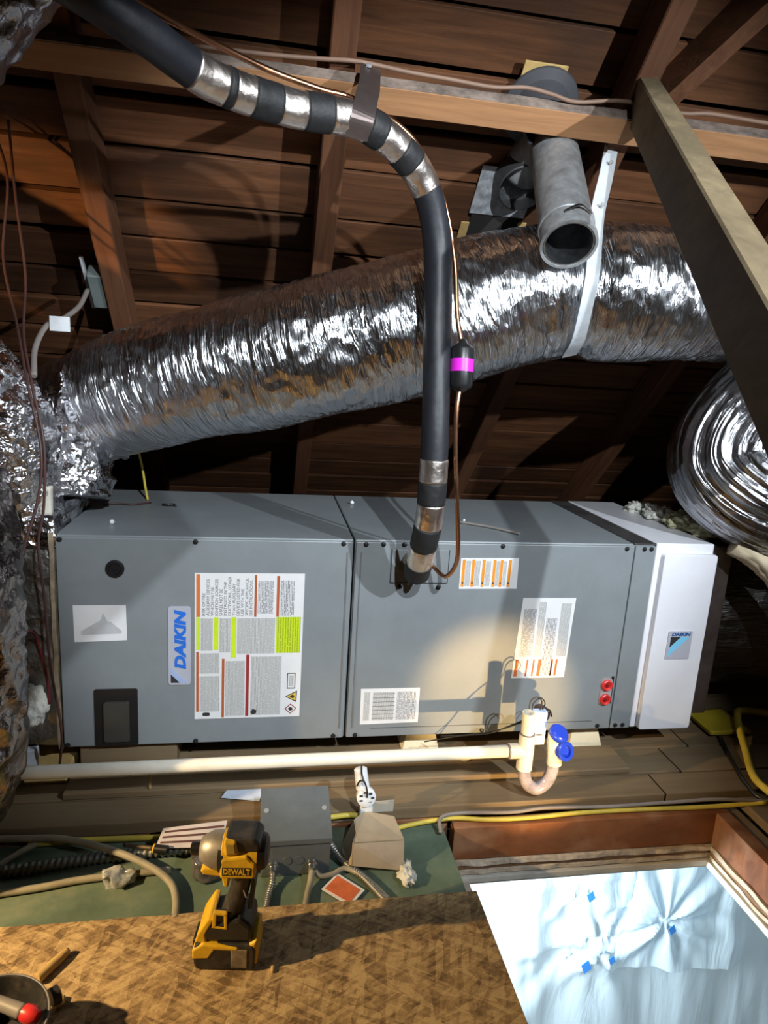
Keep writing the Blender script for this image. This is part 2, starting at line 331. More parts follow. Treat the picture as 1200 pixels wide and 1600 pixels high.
def tube(name, pts, r, m, parent=None, n=12, per=8, caps=True, disp=None, step=None, hollow=0, smooth_path=True):
    path = spline(pts, per) if smooth_path else [Vector(p) for p in pts]
    if step: path = resample(path, step)
    fr = frames(path); N_ = len(path); vv = []; uvw = []
    s = 0.0
    rr = r if callable(r) else (lambda t: r)
    for i, p in enumerate(path):
        if i: s += (p - path[i - 1]).length
        t, a, b = fr[i]; R = rr(i / (N_ - 1))
        for k in range(n):
            th = 2 * math.pi * k / n
            rad = R + (disp(s, th, p, i / (N_ - 1)) if disp else 0)
            vv.append(p + (a * math.cos(th) + b * math.sin(th)) * rad); uvw.append((s, th * R))
    ff = [[i * n + k, i * n + (k + 1) % n, (i + 1) * n + (k + 1) % n, (i + 1) * n + k] for i in range(N_ - 1) for k in range(n)]
    if hollow:
        base = len(vv)
        for i in (0, N_ - 1):
            t, a, b = fr[i]; R = rr(i / (N_ - 1)) - hollow
            for k in range(n):
                th = 2 * math.pi * k / n; vv.append(path[i] + (a * math.cos(th) + b * math.sin(th)) * R); uvw.append((0, 0))
        e = (N_ - 1) * n
        for k in range(n):
            k2 = (k + 1) % n
            ff += [[base + k, base + k2, k2, k], [e + k, e + k2, base + n + k2, base + n + k], [base + n + k, base + n + k2, base + k2, base + k]]
    elif caps:
        ff += [list(range(n - 1, -1, -1)), list(range((N_ - 1) * n, N_ * n))]
    def uv(p, vi): 
        u, c = uvw[vi]; return (u, c)
    me = bpy.data.meshes.new(name); me.from_pydata([tuple(v) for v in vv], [], ff); me.update()
    nf = (N_ - 1) * n
    me.polygons.foreach_set('use_smooth', [len(p.vertices) == 4 for p in me.polygons])
    l = me.uv_layers.new(name='uv'); data = [0.0] * (2 * len(me.loops))
    for lp in me.loops:
        u, c = uvw[lp.vertex_index]; data[2 * lp.index] = u; data[2 * lp.index + 1] = c
    l.data.foreach_set('uv', data)
    return link(name, me, m, parent)
def lathe(name, prof, origin, axis, m, parent=None, n=24):
    """prof: list of (distance along axis, radius)"""
    ax = Vector(axis).normalized(); o = Vector(origin)
    up = Vector((0, 0, 1)) if abs(ax.z) < 0.9 else Vector((1, 0, 0))
    a = (up - ax * up.dot(ax)).normalized(); b = ax.cross(a); vv = []; ff = []
    for d, r in prof:
        for k in range(n):
            th = 2 * math.pi * k / n; vv.append(o + ax * d + (a * math.cos(th) + b * math.sin(th)) * max(r, 1e-5))
    for i in range(len(prof) - 1):
        for k in range(n): ff.append([i * n + k, i * n + (k + 1) % n, (i + 1) * n + (k + 1) % n, (i + 1) * n + k])
    ff += [list(range(n - 1, -1, -1)), list(range((len(prof) - 1) * n, len(prof) * n))]
    me = bpy.data.meshes.new(name); me.from_pydata([tuple(v) for v in vv], [], ff); me.update()
    bm = bmesh.new(); bm.from_mesh(me); bmesh.ops.recalc_face_normals(bm, faces=bm.faces[:]); bm.to_mesh(me); bm.free()
    for p in me.polygons: p.use_smooth = len(p.vertices) == 4
    me.set_sharp_from_angle(angle=math.radians(35))
    return link(name, me, m, parent)
def text(name, s, size, origin, xdir, ydir, m, parent=None, shear=0.0, bold=0.0, width=None, depth=0.0003, lines=1.0):
    c = bpy.data.curves.new('t', 'FONT'); c.body = s; c.size = size; c.shear = shear; c.offset = bold; c.extrude = depth; c.resolution_u = 3; c.space_line = lines
    o = bpy.data.objects.new('t', c); COL.objects.link(o); bpy.context.view_layer.update()
    dg = bpy.context.evaluated_depsgraph_get()
    me = bpy.data.meshes.new_from_object(o.evaluated_get(dg)); bpy.data.objects.remove(o); bpy.data.curves.remove(c)
    xs = [v.co.x for v in me.vertices]; k = 1.0
    if width: k = width / (max(xs) - min(xs))
    X = Vector(xdir); Y = Vector(ydir); Z = X.cross(Y); O = Vector(origin)
    for v in me.vertices: v.co = O + X * (v.co.x * k) + Y * v.co.y + Z * v.co.z
    me.materials.clear(); return link(name, me, m, parent)
def thing(name, label, cat, loc=(0, 0, 0), group=None, local=False, rot=(0, 0, 0)):
    o = bpy.data.objects.new(name, None); COL.objects.link(o); o.location = loc; o.rotation_euler = rot
    o.empty_display_size = 0.05
    o['label'] = label; o['category'] = cat
    if group: o['group'] = group
    if local: LOCAL.add(o.name)
    return o
def tag(o, label, cat, group=None, kind=None):
    o['label'] = label; o['category'] = cat
    if group: o['group'] = group
    if kind: o['kind'] = kind
    return o
def blob(name, c, r, m, parent=None, amp=0.5, freq=30, sub=3, squash=(1, 1, 1)):
    bm = bmesh.new(); bmesh.ops.create_icosphere(bm, subdivisions=sub, radius=1)
    c = Vector(c)
    for v in bm.verts:
        d = v.co.normalized(); k = r * (1 + 0.6 * amp * noise.fractal(d * 1.7 + c * freq, 0.7, 2.1, 6))
        v.co = c + Vector((d.x * squash[0], d.y * squash[1], d.z * squash[2])) * k
    me = bpy.data.meshes.new(name); bm.to_mesh(me); bm.free()
    me.polygons.foreach_set('use_smooth', [True] * len(me.polygons))
    return link(name, me, m, parent)

# ================================================================== THE ATTIC SHELL
A44 = math.radians(44); SN, CS = math.sin(A44), math.cos(A44)
P0 = Vector((0, 1.0, 0.533)); ES = Vector((0, -CS, SN)); EN = Vector((0, -SN, -CS)); EX = Vector((1, 0, 0))
def roof_m(x, s, h, tilt=0.0):
    o = P0 + EX * x + ES * s + EN * h
    m = Matrix(((EX.x, ES.x, EN.x, o.x), (EX.y, ES.y, EN.y, o.y), (EX.z, ES.z, EN.z, o.z), (0, 0, 0, 1)))
    return m @ Matrix.Rotation(tilt, 4, 'X')
def roof_p(x, s, h): return P0 + EX * x + ES * s + EN * h
def roof_box(name, x0, x1, s0, s1, h0, h1, m, parent, bev=0.0, tilt=0.0):
    me = box_mesh(name, (-(x1 - x0) / 2, -(s1 - s0) / 2, -(h1 - h0) / 2), ((x1 - x0) / 2, (s1 - s0) / 2, (h1 - h0) / 2), bev, 1)
    me.materials.append(m)
    o = bpy.data.objects.new(name, me); COL.objects.link(o); o.parent = parent
    o.matrix_basis = roof_m((x0 + x1) / 2, (s0 + s1) / 2, (h0 + h1) / 2, tilt)
    return o
# roof deck: felt above, boards below it, rafters below those
me = bpy.data.meshes.new('ceiling')
q = [roof_p(x, s, h) for h in (-0.15, -0.14) for (x, s) in ((-2.2, -1.0), (3.6, -1.0), (3.6, 3.2), (-2.2, 3.2))]
me.from_pydata([tuple(v) for v in q], [], [[3, 2, 1, 0], [4, 5, 6, 7], [0, 1, 5, 4], [1, 2, 6, 5], [2, 3, 7, 6], [3, 0, 4, 7]])
ceiling = link('ceiling', me, felt); ceiling['kind'] = 'structure'
ceiling['label'] = 'sloping attic roof of dark sheathing boards on rafters'
RAFT = [-1.2, -0.55, 0.055, 0.6, 1.25, 1.8, 2.42, 3.05]
rng = random.Random(3)
s = -0.98; row = 0
while s < 3.1:
    wd = rng.uniform(0.105, 0.14)
    cuts = sorted(rng.sample([RAFT[1], RAFT[3], RAFT[4], RAFT[5], RAFT[6]], 1) + [RAFT[2]])
    xs = [-2.0] + cuts + [3.4]
    for a, b in zip(xs[:-1], xs[1:]):
        j = rng.uniform(-0.012, 0.004); left = (b <= RAFT[2] + 0.01)
        tl = rng.uniform(-0.02, 0.05) + (0.06 if left else 0)
        roof_box('sheathing_board', a + 0.002, b - 0.002, s, s + wd - rng.uniform(0.005, 0.016), -0.112 + j, -0.092 + j, plank_w, ceiling, 0.0015, tl)
    s += wd; row += 1
for i, x in enumerate(RAFT):
    roof_box('rafter', x - 0.027, x + 0.027, -0.95, 3.15, -0.088, 0.0, rafter_w, ceiling, 0.003)
# opposite slope, behind the camera
RY = P0.y - 3.2 * CS; RZ = P0.z + 3.2 * SN
c2 = raw('ceiling', [(-2.2, RY, RZ + 0.12), (3.6, RY, RZ + 0.12), (3.6, RY - 3, RZ + 0.12 - 3 * SN / CS), (-2.2, RY - 3, RZ + 0.12 - 3 * SN / CS),
                     (-2.2, RY, RZ + 0.15), (3.6, RY, RZ + 0.15), (3.6, RY - 3, RZ + 0.15 - 3 * SN / CS), (-2.2, RY - 3, RZ + 0.15 - 3 * SN / CS)],
         [[0, 1, 2, 3], [7, 6, 5, 4], [0, 4, 5, 1], [1, 5, 6, 2], [2, 6, 7, 3], [3, 7, 4, 0]], plank_w)
c2['kind'] = 'structure'

# ---- floor: ceiling drywall of the room below with the hatch hole, joists and boards as its parts
HX0, HX1, HY0, HY1 = 0.975, 1.625, -1.15, -0.222
def slab(name, rects, z0, z1, m):
    vv = []; ff = []
    for (x0, x1, y0, y1) in rects:
        b = len(vv)
        vv += [(x0, y0, z0), (x1, y0, z0), (x1, y1, z0), (x0, y1, z0), (x0, y0, z1), (x1, y0, z1), (x1, y1, z1), (x0, y1, z1)]
        ff += [[b + k for k in f] for f in ([3, 2, 1, 0], [4, 5, 6, 7], [0, 1, 5, 4], [1, 2, 6, 5], [2, 3, 7, 6], [3, 0, 4, 7])]
    return raw(name, vv, ff, m)
floor = slab('floor', [(-2, HX0, -4.2, 1.7), (HX1, 3.4, -4.2, 1.7), (HX0, HX1, -4.2, HY0), (HX0, HX1, HY1, 1.7)], -0.275, -0.258, drywall)
floor['kind'] = 'structure'
# hatch framing: far header with ragged plaster edge, side trimmers, near header
box('hatch_header', (0.93, HY1 + 0.0, -0.205), (1.663, HY1 + 0.036, -0.115), red_w, floor, 0.002)
box('hatch_header', (0.97, HY0 - 0.038, -0.256), (1.63, HY0, -0.115), red_w, floor, 0.002)
box('hatch_trimmer', (HX1, HY0 - 0.038, -0.205), (HX1 + 0.038, HY1 - 0.001, -0.115), red_w, floor, 0.002)
box('hatch_trimmer', (0.868, HY0 - 0.038, -0.256), (0.905, HY1 - 0.04, -0.132), red_w, floor, 0.002)
def ragged(name, x0, x1, y0, y1, z0, z1, along, m, seed, amp=0.004):
    n_ = 40; vv = []; ff = []
    for i in range(n_ + 1):
        t = i / n_; q = noise.noise(Vector((t * 14, seed, 0))) * amp
        q2 = noise.noise(Vector((t * 22, seed, 5))) * amp
        if along == 'x':
            x = x0 + (x1 - x0) * t
            ring = [(x, y0 + q, z0), (x, y1, z0), (x, y1, z1), (x, y0 + q2, z1 + q)]
        else:
            y = y0 + (y1 - y0) * t
            ring = [(x0 + q, y, z0), (x1, y, z0), (x1, y, z1), (x0 + q2, y, z1 + q)]
        vv += ring
    for i in range(n_):
        for k in range(4): ff.append([i * 4 + k, i * 4 + (k + 1) % 4, i * 4 + 4 + (k + 1) % 4, i * 4 + 4 + k])
    ff += [[3, 2, 1, 0], [n_ * 4 + k for k in range(4)]]
    o = raw(name, vv, ff, m, floor)
    bm = bmesh.new(); bm.from_mesh(o.data); bmesh.ops.recalc_face_normals(bm, faces=bm.faces[:]); bm.to_mesh(o.data); bm.free()
    return o
plaster = mat('old_plaster', (0.62, 0.52, 0.4), 0.9, 0, 0.2, 40, 0.4, 60)
lath = wood('old_lath', (0.26, 0.15, 0.08), 0.5, (10, 40, 40))
ragged('plaster_edge', HX0 - 0.04, HX1 + 0.02, HY1 - 0.006, HY1 + 0.03, -0.219, -0.207, 'x', plaster, 1.3, 0.006)
ragged('lath_strip', HX0 - 0.04, HX1 + 0.02, HY1 - 0.001, HY1 + 0.03, -0.232, -0.22, 'x', lath, 2.7, 0.004)
ragged('plaster_edge', HX0 - 0.04, HX1 + 0.02, HY1 - 0.004, HY1 + 0.03, -0.243, -0.233, 'x', plaster, 4.1, 0.005)
box('hatch_trim', (HX0 - 0.04, HY1 - 0.010, -0.264), (HX1 + 0.02, HY1 + 0.03, -0.248), mat('trim_white', (0.7, 0.68, 0.62), 0.6), floor, 0.002)
ragged('plaster_edge', HX1 - 0.006, HX1 + 0.03, HY0, HY1 - 0.01, -0.219, -0.207, 'y', plaster, 7.3, 0.006)
ragged('lath_strip', HX1 - 0.001, HX1 + 0.03, HY0, HY1 - 0.01, -0.232, -0.22, 'y', lath, 8.7, 0.004)
ragged('plaster_edge', HX1 - 0.004, HX1 + 0.03, HY0, HY1 - 0.01, -0.243, -0.233, 'y', plaster, 9.1, 0.005)
box('hatch_trim', (HX1 - 0.009, HY0, -0.264), (HX1 + 0.03, HY1 - 0.011, -0.248), MATS['trim_white'], floor, 0.002)
# floor boards (their top is at z = -0.08)
ys = [(-0.184, -0.098), (-0.094, 0.02), (0.024, 0.15), (0.154, 0.29), (0.294, 0.43), (0.434, 0.57), (0.574, 0.71), (0.714, 0.85), (0.854, 1.0), (1.004, 1.14), (1.144, 1.28), (1.284, 1.42), (1.424, 1.58)]
for i, (y0, y1) in enumerate(ys):
    dz = rng.uniform(-0.003, 0.003)
    box('floor_board', (-1.4, y0, -0.112 + dz), (1.50 + 0.1 * (i % 3), y1, -0.08 + dz), floor_w, floor, 0.003)
    box('floor_board', (1.505 + 0.1 * (i % 3), y0, -0.112 + dz), (3.3, y1, -0.081 + dz), floor_w, floor, 0.003)
box('joist', (-1.4, -0.184, -0.256), (0.925, -0.146, -0.114), red_w, floor, 0.003)
box('joist', (-1.4, -0.56, -0.256), (0.935, -0.522, -0.138), floor_w, floor, 0.003)
for i in range(5):
    x0 = 1.70 + i * 0.3
    box('floor_board', (x0, -1.6, -0.114), (x0 + 0.29, -0.2, -0.09 - 0.004 * (i % 2)), floor_w, floor, 0.003)
box('joist', (1.665, -1.6, -0.256), (1.70, -0.19, -0.12), floor_w, floor, 0.003)
box('floor_board', (-1.4, -4.0, -0.14), (3.3, -1.7, -0.115), floor_w, floor, 0.003)

# ---- room below the hatch
rf = slab('floor', [(-0.5, 3.6, -2.6, 1.3)], -2.75, -2.7, drywall); rf['kind'] = 'structure'
wallw = mat('white_wall_paint', (0.78, 0.8, 0.82), 0.7, 0, 0.03)
wb = box('wall_back', (-0.5, 1.0, -2.7), (3.6, 1.05, -0.276), wallw); wb['kind'] = 'structure'
wr = box('wall_right', (3.55, -2.6, -2.7), (3.6, 1.0, -0.276), wallw); wr['kind'] = 'structure'
wl = box('wall_left', (-0.5, -2.6, -2.7), (-0.45, 1.0, -0.276), wallw); wl['kind'] = 'structure'

# ================================================================== AIR HANDLER (lying on its side)
H = 0.533; LS = 0.684; LG = 1.4864; D = 0.553
ah = thing('air_handler', 'long grey steel air handler lying on its side across the attic', 'air handler', (0.74, 0.27, 0))
box('cabinet', (0, 0.004, 0), (LS - 0.002, D, H), grey_p, ah, 0.003)
box('cabinet', (LS + 0.002, 0.004, 0), (LG, D, H), grey_p, ah, 0.003)
box('front_panel', (0.002, -0.003, 0.002), (LS - 0.005, 0.006, H - 0.004), grey_p, ah, 0.0025)
box('front_panel', (LS + 0.004, -0.003, 0.002), (1.4255, 0.006, H - 0.004), grey_p, ah, 0.0025)
box('end_strip', (1.4285, -0.003, 0.002), (LG, 0.006, H - 0.004), grey_p, ah, 0.002)
box('panel_flange', (LS - 0.018, -0.0045, 0.03), (LS - 0.014, -0.002, H - 0.03), mat('bare_edge_steel', (0.3, 0.3, 0.3), 0.4, 0.6), ah)
box('panel_flange', (LS + 0.016, -0.0045, 0.03), (LS + 0.019, -0.002, H - 0.03), MATS['bare_edge_steel'], ah)
prism('panel_bead', [(0.75, 0.026), (1.37, 0.026), (1.37, 0.0275), (0.75, 0.0275)], 1, -0.0036, -0.002, grey_d, ah)
box('top_flange', (1.425, 0.0, H - 0.001), (LG + 0.002, D, H + 0.0025), mat('galvanised_roof_reflection', (0.11, 0.1, 0.1), 0.4, 0.6, 0.3), ah, 0.001)  # dark colour paints the roof's reflection onto shiny galvanised steel
# screws
sm = None
for (x, z) in [(0.011, 0.524), (0.309, 0.523), (0.657, 0.524), (0.712, 0.523), (0.755, 0.524), (0.808, 0.524), (1.062, 0.524), (1.403, 0.522), (1.453, 0.522), (1.473, 0.522),
               (0.010, 0.008), (0.31, 0.008), (0.654, 0.009), (0.711, 0.009), (1.055, 0.010), (1.389, 0.012), (1.443, 0.012), (1.465, 0.012), (0.803, 0.415), (0.902, 0.414)]:
    if sm is None:
        o = lathe('screw', [(0, 0.0062), (0.002, 0.0062), (0.0024, 0.0045), (0.0045, 0.0042), (0.005, 0.003)], (0, 0, 0), (0, -1, 0), mat('screw_black', (0.02, 0.02, 0.022), 0.4, 0.3), None, 10)
        sm = o.data; bpy.data.objects.remove(o)
    o = bpy.data.objects.new('screw', sm); COL.objects.link(o); o.parent = ah; o.matrix_parent_inverse = parent_world(ah).inverted(); o.location = (x, -0.003, z)
# grommet plug
g = lathe('knockout_plug', [(0, 0.021), (0.004, 0.021), (0.007, 0.018), (0.007, 0.014), (0.003, 0.012), (0.003, 0.004), (0.006, 0.003)], (0.129, -0.003, 0.456), (0, -1, 0), black_p, ah, 24)
g['label'] = 'round black knockout plug'
# breaker window
prism('breaker_cover', rrect(0.074, 0.004, 0.174, 0.154, 0.005), 1, -0.006, 0.002, black_p, ah)['label'] = 'black breaker cover frame'
prism('breaker_window', rrect(0.096, 0.017, 0.155, 0.122, 0.006), 1, -0.012, -0.004, mat('smoked_plastic', (0.05, 0.045, 0.04), 0.18), ah)
# brand badge, reads upwards
UP = (0, 0, 1); LF = (-1, 0, 0)
bd = prism('brand_badge', rrect(0.246, 0.162, 0.298, 0.364, 0.007), 1, -0.0055, -0.002, silver, ah); bd['label'] = 'silver badge with blue brand lettering'
text('lettering', 'DAIKIN', 0.034, (0.2855, -0.0060, 0.203), UP, LF, blue_i, bd, shear=0.18, bold=0.0018, width=0.152)
prism('badge_stripe', [(0.252, 0.172), (0.274, 0.168), (0.29, 0.168), (0.252, 0.208)], 1, -0.0062, -0.0052, pale_i, bd)
prism('badge_triangle', [(0.252, 0.168), (0.272, 0.168), (0.252, 0.190)], 1, -0.0068, -0.0060, ink, bd)
# small paper note
pn = prism('paper_label', [(0.035, 0.275), (0.152, 0.279), (0.151, 0.367), (0.034, 0.366)], 1, -0.0042, -0.002, paper_w, ah); pn['label'] = 'small white wiring note label'
chart_m = mat('chart_grey', (0.5, 0.5, 0.51), 0.6)
prism('chart', [(0.05, 0.293), (0.141, 0.296), (0.141, 0.303), (0.118, 0.325), (0.109, 0.328), (0.10, 0.348), (0.094, 0.33), (0.075, 0.318), (0.05, 0.303)], 1, -0.0047, -0.004, chart_m, pn)
# big warning label
bl = prism('warning_label', [(0.307, 0.068), (0.565, 0.068), (0.566, 0.447), (0.307, 0.447)], 1, -0.0042, -0.002, paper_w, ah); bl['label'] = 'large white warning label with orange and lime bars'
def patch(name, x0, x1, z0, z1, m, par, y=-0.0046):
    return prism(name, [(x0, z0), (x1, z0), (x1, z1), (x0, z1)], 1, y, -0.004, m, par)
for a in [(0.311, 0.320, 0.337, 0.444), ]: patch('orange_bar', *a, orange_i, bl)
patch('orange_bar', 0.447, 0.4525, 0.337, 0.443, brown_i, bl); patch('orange_bar', 0.500, 0.5065, 0.337, 0.441, brown_i, bl)
patch('lime_bar', 0.311, 0.320, 0.252, 0.336, lime_i, bl); patch('lime_bar', 0.352, 0.363, 0.252, 0.336, lime_i, bl); patch('lime_bar', 0.393, 0.405, 0.231, 0.336, lime_i, bl)
patch('lime_block', 0.501, 0.560, 0.242, 0.336, limeprint, bl)
patch('orange_bar', 0.311, 0.317, 0.088, 0.247, brown_i, bl); patch('orange_bar', 0.372, 0.378, 0.071, 0.228, brown_i, bl); patch('red_bar', 0.430, 0.4375, 0.073, 0.238, red_i, bl)
patch('small_print', 0.322, 0.350, 0.25, 0.333, print_f, bl); patch('small_print', 0.365, 0.391, 0.245, 0.333, print_f, bl)
patch('small_print', 0.407, 0.498, 0.241, 0.333, print_f, bl)
patch('small_print', 0.455, 0.492, 0.345, 0.428, print_g, bl); patch('small_print', 0.509, 0.542, 0.34, 0.43, print_g, bl)
patch('small_print', 0.319, 0.366, 0.19, 0.243, print_f, bl); patch('small_print', 0.319, 0.366, 0.088, 0.183, print_f, bl)
patch('small_print', 0.381, 0.427, 0.075, 0.222, print_f, bl); patch('small_print', 0.442, 0.516, 0.075, 0.233, print_f, bl)
WARN = ['RISK OF FIRE', 'AUXILIARY DEVICES', 'WHICH MAY BE', 'IGNITION SOURCES', 'SHALL NOT BE', 'INSTALLED IN THE', 'DUCTWORK, OTHER', 'THAN AUXILIARY', 'DEVICES LISTED FOR', 'USE WITH THE', 'SPECIFIC APPLIANCE.', 'SEE INSTRUCTIONS.']
for i, ln in enumerate(WARN):
    text('print_line', ln, 0.0102, (0.3315 + i * 0.0101, -0.0044, 0.340), UP, LF, ink_grey, bl, depth=0.0002)
def poly_part(name, pts, m, par, y0=-0.0050, y1=-0.004): return prism(name, pts, 1, y0, y1, m, par)
poly_part('hazard_triangle', [(0.528, 0.124), (0.557, 0.139), (0.556, 0.108)], ink, bl); poly_part('hazard_triangle', [(0.532, 0.124), (0.5545, 0.1352), (0.5538, 0.1122)], yellow_i, bl, -0.0054)
poly_part('flame_mark', [(0.539, 0.124), (0.545, 0.129), (0.55, 0.127), (0.551, 0.121), (0.545, 0.119)], ink, bl, -0.0058)
poly_part('hazard_diamond', [(0.542, 0.104), (0.557, 0.090), (0.542, 0.076), (0.527, 0.090)], mat('pink_red_ink', (0.3, 0.05, 0.05), 0.5), bl); poly_part('hazard_diamond', [(0.542, 0.101), (0.554, 0.090), (0.542, 0.079), (0.530, 0.090)], paper_w, bl, -0.0054)
poly_part('flame_mark', [(0.535, 0.09), (0.54, 0.095), (0.546, 0.093), (0.548, 0.087), (0.541, 0.085)], ink, bl, -0.0058)
poly_part('pictogram', rrect(0.326, 0.076, 0.344, 0.085, 0.004), ink, bl); poly_part('pictogram', [(0.442, 0.083), (0.448, 0.092), (0.458, 0.088), (0.456, 0.079), (0.447, 0.077)], ink, bl)
patch('mark_box', 0.531, 0.552, 0.145, 0.188, ink_grey, bl); patch('mark_box', 0.5335, 0.5495, 0.148, 0.185, paper_w, bl, -0.005); patch('small_print', 0.536, 0.547, 0.152, 0.181, print_f, bl, -0.0054)
# data plate label
dp = prism('rating_label', [(0.722, 0.039), (0.876, 0.041), (0.875, 0.139), (0.720, 0.139)], 1, -0.0042, -0.002, paper_w, ah); dp['label'] = 'white rating plate label'
patch('small_print', 0.729, 0.745, 0.05, 0.13, print_f, dp); patch('small_print', 0.752, 0.808, 0.05, 0.13, print_f, dp); patch('small_print', 0.815, 0.868, 0.05, 0.13, print_g, dp)
for k in range(7): patch('ruled_line', 0.752, 0.81, 0.055 + k * 0.0115, 0.0562 + k * 0.0115, ink_grey, dp, -0.0049)
# orange striped label
ol = prism('caution_label', [(0.956, 0.410), (1.110, 0.411), (1.108, 0.493), (0.955, 0.491)], 1, -0.0042, -0.002, paper_w, ah); ol['label'] = 'white label with six orange stripes'
for x in (0.960, 0.985, 1.0125, 1.041, 1.060, 1.082):
    patch('orange_stripe', x, x + 0.0075, 0.416, 0.488, mat('bright_orange_ink', (0.75, 0.27, 0.02), 0.5, 0, 0.05), ol)
    patch('warning_triangle', x + 0.0018, x + 0.0058, 0.424, 0.429, ink, ol, -0.005)
for x in (0.969, 0.994, 1.022, 1.050, 1.069): patch('small_print', x, x + 0.013 if x < 1.04 else x + 0.009, 0.418, 0.485, print_f, ol)
# tall white label
tl = prism('notice_label', [(1.122, 0.161), (1.271, 0.161), (1.278, 0.386), (1.131, 0.386)], 1, -0.0042, -0.002, paper_w, ah); tl['label'] = 'tall white notice label with red bars'
for x, wd, c in ((1.127, 0.009, orange_i), (1.158, 0.005, brown_i), (1.176, 0.005, brown_i), (1.191, 0.009, mat('bright_red_ink', (0.7, 0.12, 0.03), 0.5)), (1.228, 0.005, MATS['bright_red_ink']), (1.240, 0.006, MATS['bright_red_ink'])):
    prism('red_bar', [(x, 0.166), (x + wd, 0.166), (x + wd + 0.002, 0.214), (x + 0.002, 0.214)], 1, -0.0046, -0.004, c, tl)
patch('small_print', 1.138, 1.172, 0.222, 0.355, print_g, tl); patch('small_print', 1.178, 1.198, 0.222, 0.375, print_f, tl); patch('small_print', 1.202, 1.232, 0.166, 0.33, print_g, tl); patch('small_print', 1.24, 1.268, 0.222, 0.372, print_f, tl)
# refrigerant connection plate and drain ports
cp = box('connection_plate', (0.777, -0.007, 0.427), (0.924, -0.002, 0.512), grey_p, ah, 0.0015); cp['label'] = 'small screwed connection plate'
for xx in (0.777, 0.923): box('plate_edge', (xx - 0.001, -0.0078, 0.428), (xx + 0.001, -0.004, 0.512), grey_d, cp)
box('plate_edge', (0.777, -0.0078, 0.4262), (0.924, -0.004, 0.4282), grey_d, cp)
blob('duct_seal', (0.832, -0.008, 0.475), 0.026, mat('putty_grey', (0.12, 0.105, 0.085), 0.85, 0, 0.3, 40), cp, 0.5, 9, 3, (1.3, 0.4, 1.0))
dr = prism('drain_port_plate', rrect(1.383, 0.074, 1.416, 0.156, 0.012), 1, -0.006, -0.002, mat('port_grey', (0.3, 0.28, 0.28), 0.5), ah)
box('drain_port_shade_strip', (1.412, -0.0055, 0.08), (1.4185, -0.002, 0.16), black_p, ah)  # black strip put in for the shade beside the port plate
for z in (0.136, 0.094):
    pt = lathe('drain_port', [(0, 0.0155), (0.006, 0.0155), (0.008, 0.013), (0.006, 0.009), (0.003, 0.008)], (1.3985, -0.006, z), (0, -1, 0), red_p, ah, 20); pt['label'] = 'red drain port plug'
    lathe('port_star', [(0, 0.0055), (0.008, 0.004)], (1.3985, -0.006, z), (0, -1, 0), mat('dark_red_plastic', (0.2, 0.01, 0.01), 0.4), pt, 6)

# ---- white filter cabinet at the right end
fc = thing('filter_cabinet', 'white steel filter cabinet joined to the right end of the grey air handler', 'filter cabinet', (1.575, 0.27, 0))
box('cabinet', (1.4895, 0.0, 0.002), (1.6587, D, H + 0.004), white_p, fc, 0.003)
dd = prism('door', rrect(1.506, 0.003, 1.662, 0.511, 0.008), 1, -0.018, 0.0, white_p, fc, 0.0025)
lb = prism('badge', rrect(1.551, 0.216, 1.622, 0.297, 0.003), 1, -0.0205, -0.017, silver, dd); lb['label'] = 'silver square brand sticker'
text('lettering', 'DAIKIN', 0.0125, (1.560, -0.0208, 0.284), (1, 0, 0), UP, navy_i, fc, shear=0.15, bold=0.0006, width=0.056)
prism('badge_black_triangle', [(1.559, 0.251), (1.559, 0.281), (1.588, 0.281)], 1, -0.0214, -0.0203, ink, fc)
prism('badge_blue_stripe', [(1.555, 0.222), (1.559, 0.250), (1.589, 0.281), (1.617, 0.281)], 1, -0.0210, -0.0203, sky_i, fc)

# ---- supports below the unit
def foot(x, y, label):
    vv = []; 
    for z, h in ((-0.0795, 0.052), (-0.001, 0.033)):
        vv += [(x - h, y - h, z), (x + h, y - h, z), (x + h, y + h, z), (x - h, y + h, z)]
    o = raw('foam_foot', vv, [[3, 2, 1, 0], [4, 5, 6, 7], [0, 1, 5, 4], [1, 2, 6, 5], [2, 3, 7, 6], [3, 0, 4, 7]], foam_c)
    return tag(o, label, 'foam foot', 'foam feet under the air handler')
foot(0.905, 0.104, 'cream pyramid foam foot under the middle of the air handler')
foot(1.378, 0.075, 'cream pyramid foam foot under the right end of the air handler')
o = box('wood_block', (0.03, 0.02, -0.079), (0.262, 0.3, -0.001), floor_w, None, 0.004); tag(o, 'brown wooden block under the left end of the air handler', 'wood block')
o = box('wood_block', (-0.085, -0.03, -0.078), (0.012, 0.16, -0.05), cut_w, None, 0.003); tag(o, 'pale fresh-cut wood offcut beside the left end of the unit', 'wood block')
o = box('support_plank', (0.02, -0.096, -0.0795), (1.45, 0.018, -0.062), floor_w, None, 0.003); tag(o, 'dusty plank lying under the front edge of the air handler', 'plank')
o = box('wood_stick', (0.212, -0.094, -0.06), (0.217, -0.09, -0.004), cut_w, None, 0.001); tag(o, 'thin pale wood splinter upright before the left support', 'splinter')

